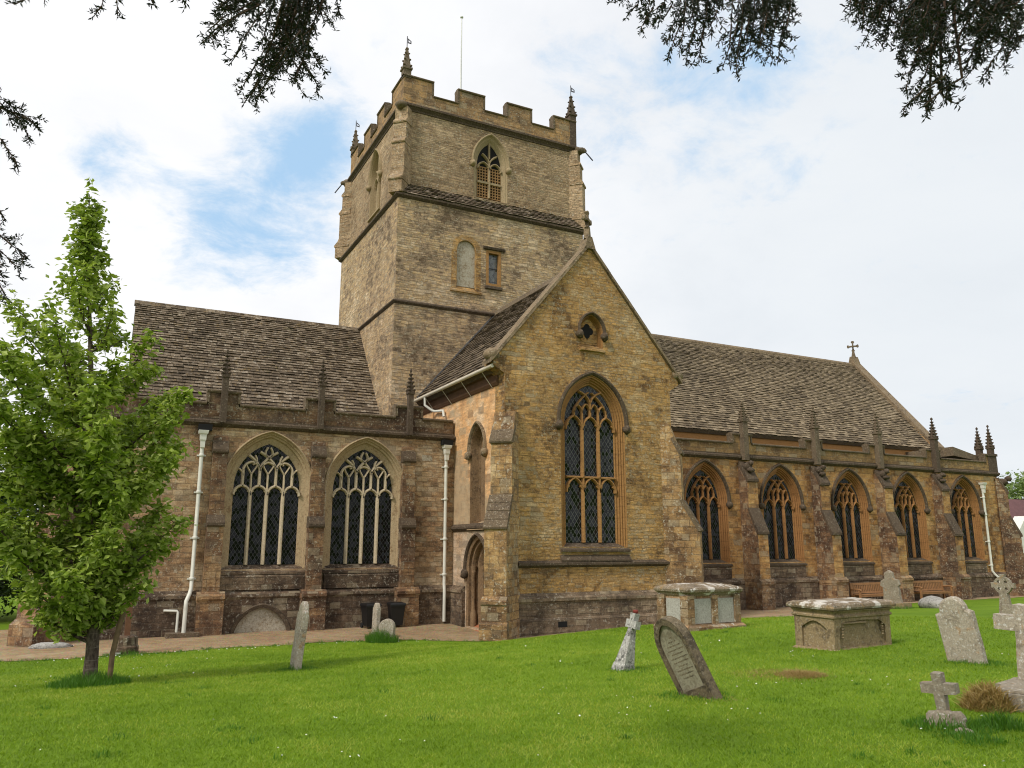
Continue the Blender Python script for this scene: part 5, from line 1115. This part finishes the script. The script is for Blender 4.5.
for k in range(nb):
    zt = 1.15 + 7.3*((k + .5)/nb)**.95; ang = k*2.39996 + rng.uniform(-.4, .4)
    left = .5 - .5*math.cos(ang - 0) if True else 0
    side = (1 - math.cos(ang))/2
    rad = (np.interp(zt, HZ, HR)*(1 - side) + np.interp(zt, HZ, HRL)*side)*rng.uniform(.60, 1.16)
    rise = rad*rng.uniform(.55, 1.05); z0 = max(.62, zt - rise*.9)
    p0 = axis_at(z0); tip = axis_at(zt) + np.array([math.cos(ang)*rad, math.sin(ang)*rad, 0])
    mid = p0*.5 + tip*.5 + np.array([0, 0, -.12*rad]) + rng.normal(size=3)*.05
    br.tube([tuple(p0), tuple((p0 + mid)/2 + np.array([0, 0, -.03])), tuple(mid), tuple(tip)], [.012 + .014*rad, .011 + .010*rad, .010 + .006*rad, .004], 5)
    nsub = max(5, int(15*rad))
    for j in range(nsub):
        f = .14 + .90*(j + rng.random())/nsub; f = min(f, 1.0)
        base = p0*(1-f)**2 + 2*mid*f*(1-f) + tip*f*f if False else (p0*(1 - f) + tip*f)*.6 + .4*(mid if f < .5 else (mid + tip)/2) if False else (p0*(1 - f*2) + mid*f*2 if f < .5 else mid*(2 - f*2) + tip*(f*2 - 1))
        dv = rng.normal(size=3); dv[2] = abs(dv[2])*.5 + .1; dv /= np.linalg.norm(dv); Ls = (.20 + .30*rad*.5)*rng.uniform(.6, 1.2)*(1.15 - .5*f)
        e = base + dv*Ls + np.array([0, 0, -.03])
        br.tube([tuple(base), tuple(e)], [.007, .003], 3, cap=False)
        m = int((9 + 22*Ls)*(1.9 if 1.3 < zt < 5.6 else .9))
        t_ = rng.random(m)[:, None]; pts.append(base*(1 - t_) + e*t_ + rng.normal(size=(m, 3))*.06)
    m = 20; pts.append(tip + rng.normal(size=(m, 3))*.09)
m = 150; zz = rng.uniform(6.9, 9.05, m); pts.append(np.stack([np.interp(zz, [p[2] for p in tpath], [p[0] for p in tpath]) + rng.normal(size=m)*np.interp(zz, HZ, HR)*.4, .38 + rng.normal(size=m)*np.interp(zz, HZ, HR)*.4, zz], 1))
br.build('branches', M['bark'], trunk, local=True)
P = np.concatenate(pts); V, F, rn = leaf_quads(P, .128, rng, .35, .55)
array_mesh('crown', V, F, M['leaf'], tr, rn)
print('leaves', len(P))
# --- bushy things at the edges of the view
def bush(name, label, cat, x, y, rx, ry, h, n, size, mat, seed, trunk_h=0.0, group=None):
    r_ = np.random.default_rng(seed); root = empty(name, (x, y, gz1(x, y)), label, cat, group); nl = max(6, n//260); P = []
    mb = MB(); cz = trunk_h + (h - trunk_h)*.5
    for k in range(nl):
        v = r_.normal(size=3); v /= np.linalg.norm(v); c = np.array([v[0]*rx*.72, v[1]*ry*.72, cz + v[2]*(h - trunk_h)*.40])
        tube_to(mb, [(0, 0, -.1), (c[0]*.25, c[1]*.25, max(.1, cz*.5)), tuple(c)], .02*h*.6 + .02, .01, 5)
        q_ = r_.normal(size=(260, 3)); q_ /= np.linalg.norm(q_, axis=1)[:, None]; s = np.array([rx, ry, (h - trunk_h)*.5])*.36*r_.uniform(.7, 1.2)
        P.append(c + q_*s*r_.uniform(.55, 1.05, (260, 1)))
    P = np.concatenate(P); P = P[P[:, 2] > .02]; V, F, rn = leaf_quads(P, size, r_, .2, .6)
    mb.build('stems' if not trunk_h else 'trunk', M['bark'], root, local=True); array_mesh('foliage' if not trunk_h else 'crown', V, F, M[mat], root, rn); return root
bush('far_tree', 'pale green tree rising beyond the cottage roof on the right', 'tree', 152, 90, 10, 10, 15.5, 9000, .8, 'farleaf', 3, 3.0)
bush('bush', 'dark evergreen bush beyond the path at the far left', 'bush', -5.4, 41, 4.2, 3.0, 4.8, 9000, .22, 'hedgeleaf', 4)
bush('bush', 'smaller dark bush at the path edge, cut off by the left side', 'bush', -2.75, 24.6, .5, .5, .62, 1600, .08, 'longgrass', 8)
bush('far_tree', 'tall dark tree well behind the church on the left', 'tree', -7.5, 64, 6, 6, 8, 7000, .45, 'hedgeleaf', 6, 2.0)
# --- the yew whose sprays hang into the top of the picture
def ray_pt(px, py, dist):
    f = 794.3; cy, sy = math.cos(R(27.07)), math.sin(R(27.07)); cp, sp = math.cos(R(11.58)), math.sin(R(11.58))
    Fv = Vector((sy*cp, cy*cp, sp)); RR = Vector((cy, -sy, 0)); U = RR.cross(Fv)
    return Vector((0, 0, 3)) + (Fv + RR*((px-512)/f) - U*((py-384)/f))*dist
yw = empty('yew_tree', (3.2, -4.6, gz1(3.2, -4.6)), 'dark yew tree whose drooping sprays hang into the top of the view', 'tree')
YB = Vector(yw.location); yr = np.random.default_rng(8)
yt = MB(); yt.tube([(0, 0, -.3), (.03, 0, .3), (.0, .05, 2.0), (-.1, .1, 4.0), (0, 0, 6.5)], [.62, .45, .38, .30, .15], 14); ytr = yt.build('trunk', M['yewbark'], yw, local=True)
limbs = MB(); twigs = MB(); NP, ND = [], []
def needles(a, b, dens=150):
    L = (b - a).length; n = max(4, int(L*dens)); t_ = (np.arange(n) + yr.random(n))/n
    A, B_ = np.array(a), np.array(b); ax = (B_ - A)/max(L, 1e-6)
    P_ = A + (B_ - A)*t_[:, None]; v = yr.normal(size=(n, 3)); v -= ax*(v@ax)[:, None]; v /= np.linalg.norm(v, axis=1)[:, None]
    NP.append(P_); ND.append(v*.8 + ax*.75)
def spray(a, b, rad, level, spread=.16):
    """a twig from a to b with shorter twigs off it, all carrying needles"""
    a, b = Vector(a), Vector(b); L = (b - a).length
    twigs.tube([a, (a + b)/2 + Vector(yr.normal(size=3))*L*.03, b], [rad, rad*.7, rad*.35], 4, cap=False)
    needles(a, b)
    if level == 0: return
    n = max(2, int(L/ (.048 if level == 1 else .058)))
    for k in range(n):
        f = (k + yr.random())/n; base = a + (b - a)*f; d_ = (b - a).normalized()
        side = Vector(yr.normal(size=3)); side = (side - d_*side.dot(d_)).normalized()
        dv = (d_*.75 + side*1.0 + Vector((0, 0, -.10))).normalized(); l_ = spread*yr.uniform(.5, 1.2)*(1.1 - .5*f)
        spray(base, base + dv*l_, rad*.5, level - 1, spread*.5)
def main_twig(pix, dist, width=1.0, level=2, spread=.17, more=5):
    P_ = [ray_pt(px, py, dist + dd) for px, py, dd in pix]
    for a, b in zip(P_[:-1], P_[1:]): spray(a, b, .007*width, level, spread)
    if level == 2:      # more twigs hanging beside it, nearer and farther
        for rep_ in range(more):
            off = Vector(yr.normal(size=3))*.085; off.z = abs(off.z)*.8; dz_ = yr.uniform(-.5, .6); f_ = yr.uniform(.6, .9)
            Q = [ray_pt(px, py, dist + dd + dz_) + off for px, py, dd in pix]; Q[-1] = Q[-2].lerp(Q[-1], f_)
            for a, b in zip(Q[:-1], Q[1:]): spray(a, b, .006*width, 2, spread*.9)
    return P_[0]
roots = []
# big drooping group, top left
roots.append([main_twig([(315, -40, 0), (296, 10, 0), (285, 50, .1), (272, 78, .1)], 5.0, 1.4, 2, .20), main_twig([(285, 40, .1), (262, 72, .1), (243, 105, .2)], 5.0, 1, 2, .10), main_twig([(300, -30, .2), (262, 2, .2), (226, 22, .2), (203, 42, .3)], 4.9, 1, 2, .13), main_twig([(290, 42, 0), (306, 68, 0), (320, 90, 0)], 5.1, 1, 2, .09), main_twig([(312, -30, .1), (318, 4, .1), (324, 22, .1)], 5.2, 1, 2, .09), main_twig([(285, -30, .2), (272, 6, .2), (262, 44, .2)], 5.1, 1, 2, .10), main_twig([(300, 0, .1), (290, 32, .1)], 5.15, 1, 2, .18), main_twig([(278, -30, .1), (246, 0, .1), (222, 8, .1)], 5.2, 1, 2, .1)])
# thin bits along the very top left
roots.append([main_twig([(40, -30, 0), (28, -2, 0), (14, 5, 0)], 4.6, .8, 1, .09), main_twig([(48, -28, 0), (44, 4, 0)], 4.6, .8, 1, .08), main_twig([(110, -30, 0), (102, 6, 0), (94, 16, 0)], 4.7, .8, 1, .09), main_twig([(116, -30, 0), (118, 18, 0)], 4.7, .8, 1, .07), main_twig([(150, -30, 0), (154, 6, 0)], 4.7, .8, 1, .06)])
# left edge
roots.append([main_twig([(-45, 92, 0), (-5, 106, 0), (22, 116, 0), (36, 126, 0)], 5.2, 1, 2, .11, 1), main_twig([(-30, 120, 0), (2, 140, 0), (14, 158, 0), (19, 172, 0)], 5.2, 1, 2, .08, 1), main_twig([(-30, 96, 0), (4, 100, 0), (14, 108, 0)], 5.3, 1, 2, .10, 1), main_twig([(-40, 225, 0), (-8, 246, 0), (8, 258, 0), (19, 268, 0)], 5.4, 1, 2, .11, 1), main_twig([(-35, 240, 0), (-4, 275, 0), (7, 298, 0)], 5.4, 1, 2, .10, 1), main_twig([(-20, 200, 0), (0, 212, 0), (6, 222, 0)], 5.4, 1, 1, .07)])
# middle right group
mid_ = []
for (x0, x1, y1, s_) in ((640, 630, 12, .08), (655, 646, 22, .08), (668, 655, 10, .09), (690, 668, 58, .08), (700, 686, 62, .09), (706, 698, 66, .07), (720, 708, 30, .10), (735, 722, 70, .08), (742, 736, 76, .06), (752, 742, 48, .10), (765, 756, 54, .10), (778, 768, 58, .10), (785, 778, 62, .09), (790, 783, 36, .09), (694, 690, 24, .11), (770, 765, 20, .13), (748, 745, 16, .13), (672, 664, 18, .1), (786, 776, 14, .12)):
    dd = yr.uniform(-.3, .5); mid_.append(main_twig([(x0, -35, dd), ((x0 + x1)/2 + 3, y1*.35, dd), (x1, y1, dd)], 5.0, .9, 2, s_*1.25, 1))
roots.append(mid_)
# heavy group, top right
rt_ = []
for (xa, ya, xb, yb, s_) in ((880, -30, 856, 20, .13), (900, -30, 866, 38, .12), (905, -30, 884, 44, .14), (925, -25, 898, 62, .13), (945, -25, 914, 66, .13), (960, -20, 920, 88, .12), (985, -15, 945, 76, .14), (1005, 0, 964, 70, .13), (1000, 30, 962, 82, .08), (962, 78, 924, 106, .07), (930, 98, 928, 116, .04), (942, 94, 958, 104, .05), (1020, -10, 975, 52, .16), (1040, 0, 1000, 40, .13), (1050, 20, 1012, 44, .09), (890, -30, 876, 8, .16), (930, -30, 925, 26, .2), (965, -30, 955, 30, .2), (990, -30, 985, 30, .2), (915, 0, 900, 30, .16), (860, -30, 850, 4, .1), (1015, -30, 1010, 22, .18), (872, -20, 862, 30, .1), (945, 10, 935, 50, .15)):
    dd = yr.uniform(-.4, .6); rt_.append(main_twig([(xa, ya, dd), ((xa + xb)/2 - 3, (ya + yb)/2, dd), (xb, yb, dd)], 4.8, 1.1, 2, s_*1.2, 2))
roots.append(rt_)
for g, via in zip(roots, ((1.0, 1.2, 7.6), (-.6, .8, 7.3), (-2.6, 1.2, 6.6), (3.2, 1.4, 7.4), (4.8, .8, 7.2))):
    v_ = Vector(via); c_ = sum(g, Vector())/len(g); top = c_ + Vector((0, 0, .55)) - Vector((c_.x, c_.y, 0)).normalized()*.25
    limbs.tube([YB + Vector((-.1, .1, 3.6)), YB.lerp(v_, .35) + Vector((0, 0, 2.6)), v_, (v_ + top)/2 + Vector((0, 0, .15)), top], [.16, .11, .07, .045, .03], 8)
    for r0 in g: limbs.tube([top.lerp(v_, .2), (top + r0)/2 + Vector((0, 0, .08)), r0], [.018, .011, .007], 5, cap=False)
    for k in range(10):
        f = yr.uniform(.1, .9); p0 = v_.lerp(top, f) if k % 2 else (YB + Vector((0, 0, 4.4))).lerp(v_, f); q0 = p0 + Vector((yr.uniform(-.9, .9), yr.uniform(-.9, .3), yr.uniform(-.1, .6)))
        if q0.y < 1.2: spray(p0, q0, .012, 2, .22)
limbs.build('limbs', M['yewbark'], ytr); tw_ = twigs.build('twigs', M['yewbark'], ytr)
P = np.concatenate(NP); D_ = np.concatenate(ND); V, F, rn = leaf_quads(P, .031, yr, .0, .30, D_)
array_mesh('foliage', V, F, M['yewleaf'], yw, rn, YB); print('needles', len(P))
# --- grass: individual blades near the camera, thinning with distance; daisies; longer tufts round the stones
gr = np.random.default_rng(77)
def blades(P, h, wdt, lean, rng):
    n = len(P); a = rng.uniform(0, 2*np.pi, n); h_ = h*rng.uniform(.55, 1.4, n); w_ = wdt*rng.uniform(.7, 1.3, n); ln = rng.normal(size=(n, 2))*lean*h_[:, None]
    dx = np.stack([np.cos(a)*w_, np.sin(a)*w_, np.zeros(n)], 1)
    tip = P + np.concatenate([ln, h_[:, None]], 1); mid = P + np.concatenate([ln*.35, h_[:, None]*.55], 1)
    V = np.stack([P - dx, P + dx, mid + dx*.8, mid - dx*.8, tip], 1).reshape(-1, 3); i = np.arange(n)*5
    F = np.concatenate([np.stack([i, i+1, i+2], 1), np.stack([i, i+2, i+3], 1), np.stack([i+3, i+2, i+4], 1)]); rn = rng.random(n)
    return V, F, np.concatenate([rn]*3)
NB = 330000
azi = R(27.07) + gr.uniform(R(-36), R(36), NB); dist = 4.6*(27/4.6)**(gr.random(NB)**1.0)
NX = 150000; azi = np.concatenate([azi, R(27) + np.where(gr.random(NX) < .5, -1, 1)*gr.uniform(R(36), R(95), NX)]); dist = np.concatenate([dist, 3.5*(24/3.5)**gr.random(NX)])
gxp, gyp = np.sin(azi)*dist, np.cos(azi)*dist
ey = np.interp(gxp, [e[0] for e in EDGE], [e[1] for e in EDGE]); k = (gyp < ey) & ~((gxp > 12.9) & (gxp < 20.6) & (gyp > 25.6))
gxp, gyp, dist = gxp[k], gyp[k], dist[k]
P = np.stack([gxp, gyp, gz(gxp, gyp) - .004], 1); sc = (.75 + dist/16)
V, F, rn = blades(P, .025*sc**.6, .0030*sc, .8, gr)
o = array_mesh('grass', V, F, M['grassblade'], None, rn); tag(o, 'short bright green mown grass', 'grass', kind='stuff')
TP, TH = [], []
def tuft(x, y, rad, n, h):
    a = gr.uniform(0, 6.283, n); r_ = rad*np.sqrt(gr.random(n)); px_, py_ = x + np.cos(a)*r_, y + np.sin(a)*r_
    TP.append(np.stack([px_, py_, gz(px_, py_) - .01], 1)); TH.append(h*(1.1 - .7*r_/rad))
for (x, y, rad, n, h) in ((.08, 15.4, .62, 2600, .24), (.36, 15.2, .25, 400, .2), (6.62, 8.05, .50, 700, .07), (7.48, 5.35, .42, 1100, .12), (7.9, 5.1, .22, 500, .17), (8.6, 26.2, .55, 1500, .42), (8.75, 27.1, .45, 700, .35), (3.42, 15.35, .38, 500, .12), (7.43, 10.65, .4, 450, .07), (12.5, 8.4, .45, 700, .08), (12.4, 11.0, .25, 200, .07), (14.0, 11.3, .35, 300, .07), (9.8, 5.6, .6, 700, .08), (7.1, 4.9, .3, 400, .09), (31.4, 24.3, .6, 500, .2), (.98, 25.7, .6, 500, .15), (14, 16.0, .9, 500, .07), (33, 23.4, 1.2, 500, .12)): tuft(x, y, rad, n, h)
for k_ in range(420):
    x = gr.uniform(-9, 27); tuft(x, edge_y(x) - gr.uniform(-.22, .25) + .12*math.sin(x*2.1), gr.uniform(.06, .2), int(gr.uniform(12, 40)), gr.uniform(.05, .12))
for k_ in range(90):
    a = R(27) + gr.uniform(-.6, .6); d_ = gr.uniform(5, 20); tuft(math.sin(a)*d_, math.cos(a)*d_, gr.uniform(.06, .2), int(gr.uniform(20, 70)), gr.uniform(.04, .08))
P = np.concatenate(TP); H = np.concatenate(TH); V, F, rn = blades(P, H, .004 + .006*H, .35, gr)
o = array_mesh('long_grass', V, F, M['longgrass'], None, rn); tag(o, 'longer dark tufts of grass round the stones and the tree', 'grass', kind='stuff')
dp = []
def daisy(x, y, n, s_):
    for _ in range(n):
        xx, yy = x + gr.normal()*s_, y + gr.normal()*s_
        if yy < edge_y(xx) - .1: dp.append((xx, yy))
for i in range(34):
    a = R(27) + gr.uniform(-.6, .6); d_ = 5*(24/5)**gr.random(); daisy(math.sin(a)*d_, math.cos(a)*d_, int(gr.integers(1, 4)), .15)
for x in np.arange(-1, 10, .16): daisy(x, edge_y(x) - .35 - abs(gr.normal())*.25, 1, .1)
for (x, y) in ((.9, 17.5), (1.6, 21), (-.6, 17), (6.2, 6.9), (9.5, 7.6), (8.2, 8.2), (8.2, 5.0), (11.2, 13), (14.5, 10.3), (5.2, 7.5), (18, 17)): daisy(x, y, 5, .3)
V, F = [], []
for (x, y) in dp:
    z = gz1(x, y) + .035; r_ = gr.uniform(.005, .008)*(1 + math.hypot(x, y)/15); b = len(V); tx, ty = gr.normal(size=2)*.3
    V.append((x, y, z + .006)); V += [(x + r_*math.cos(q_*1.047), y + r_*math.sin(q_*1.047), z + r_*(tx*math.cos(q_*1.047) + ty*math.sin(q_*1.047))) for q_ in range(6)]
    F += [(b, b + 1 + q_, b + 1 + (q_ + 1) % 6) for q_ in range(6)]
o = array_mesh('daisies', V, F, M['petal']); tag(o, 'tiny white daisies scattered in the lawn', 'flowers', kind='stuff')
# the worn brown patch of dead grass
TP.clear(); TH.clear(); tuft(9.1, 8.75, .34, 2600, .08); tuft(8.95, 8.95, .75, 1600, .05); tuft(9.7, 9.0, .25, 150, .03); tuft(6.75, 7.75, .34, 500, .03); tuft(8.3, 10.6, .25, 250, .03)
P = np.concatenate(TP); H = np.concatenate(TH); V, F, rn = blades(P, H, .004 + .006*H, 1.2, gr)
o = array_mesh('dead_grass', V, F, M['drygrass'], None, rn); tag(o, 'patch of dead straw-coloured grass on the lawn', 'grass', kind='stuff')

cl_ = np.random.default_rng(4); n_ = 2600; a = cl_.uniform(0, 6.283, n_); rr_ = .24*np.sqrt(cl_.random(n_)); zc = .22*np.sqrt(np.maximum(0, 1 - (rr_/.25)**2))
P = np.stack([np.cos(a)*rr_, np.sin(a)*rr_, zc*cl_.uniform(.2, 1, n_) - .03], 1); V, F, rn = blades(P, .13, .006, .6, cl_); V[:, 2] -= .06*np.hypot(V[:, 0], V[:, 1])/.25
o = array_mesh('dry_tuft', V, F, M['drygrass'], None, rn); tag(o, 'mound of dead orange-brown grass against the grave kerb', 'grass tuft'); place(o, 8.72, 5.76)

# a low belt of far trees round the horizon
fr_ = np.random.default_rng(12); P = []
for k in range(210):
    a = fr_.uniform(0, 6.283); d_ = fr_.uniform(150, 230); x, y = math.sin(a)*d_, math.cos(a)*d_; h = fr_.uniform(3.5, 8); q_ = fr_.normal(size=(170, 3)); q_ /= np.linalg.norm(q_, axis=1)[:, None]
    P.append(np.array([x, y, gz1(x, y) + h*.5]) + q_*np.array([fr_.uniform(6, 11), fr_.uniform(6, 11), h*.55])*fr_.uniform(.7, 1.05, (170, 1)))
V, F, rn = leaf_quads(np.concatenate(P), 2.2, fr_, .1, .7); o = array_mesh('distant_trees', V, F, M['hedgeleaf'], None, rn); tag(o, 'low belt of distant trees round the horizon', 'trees', kind='stuff')
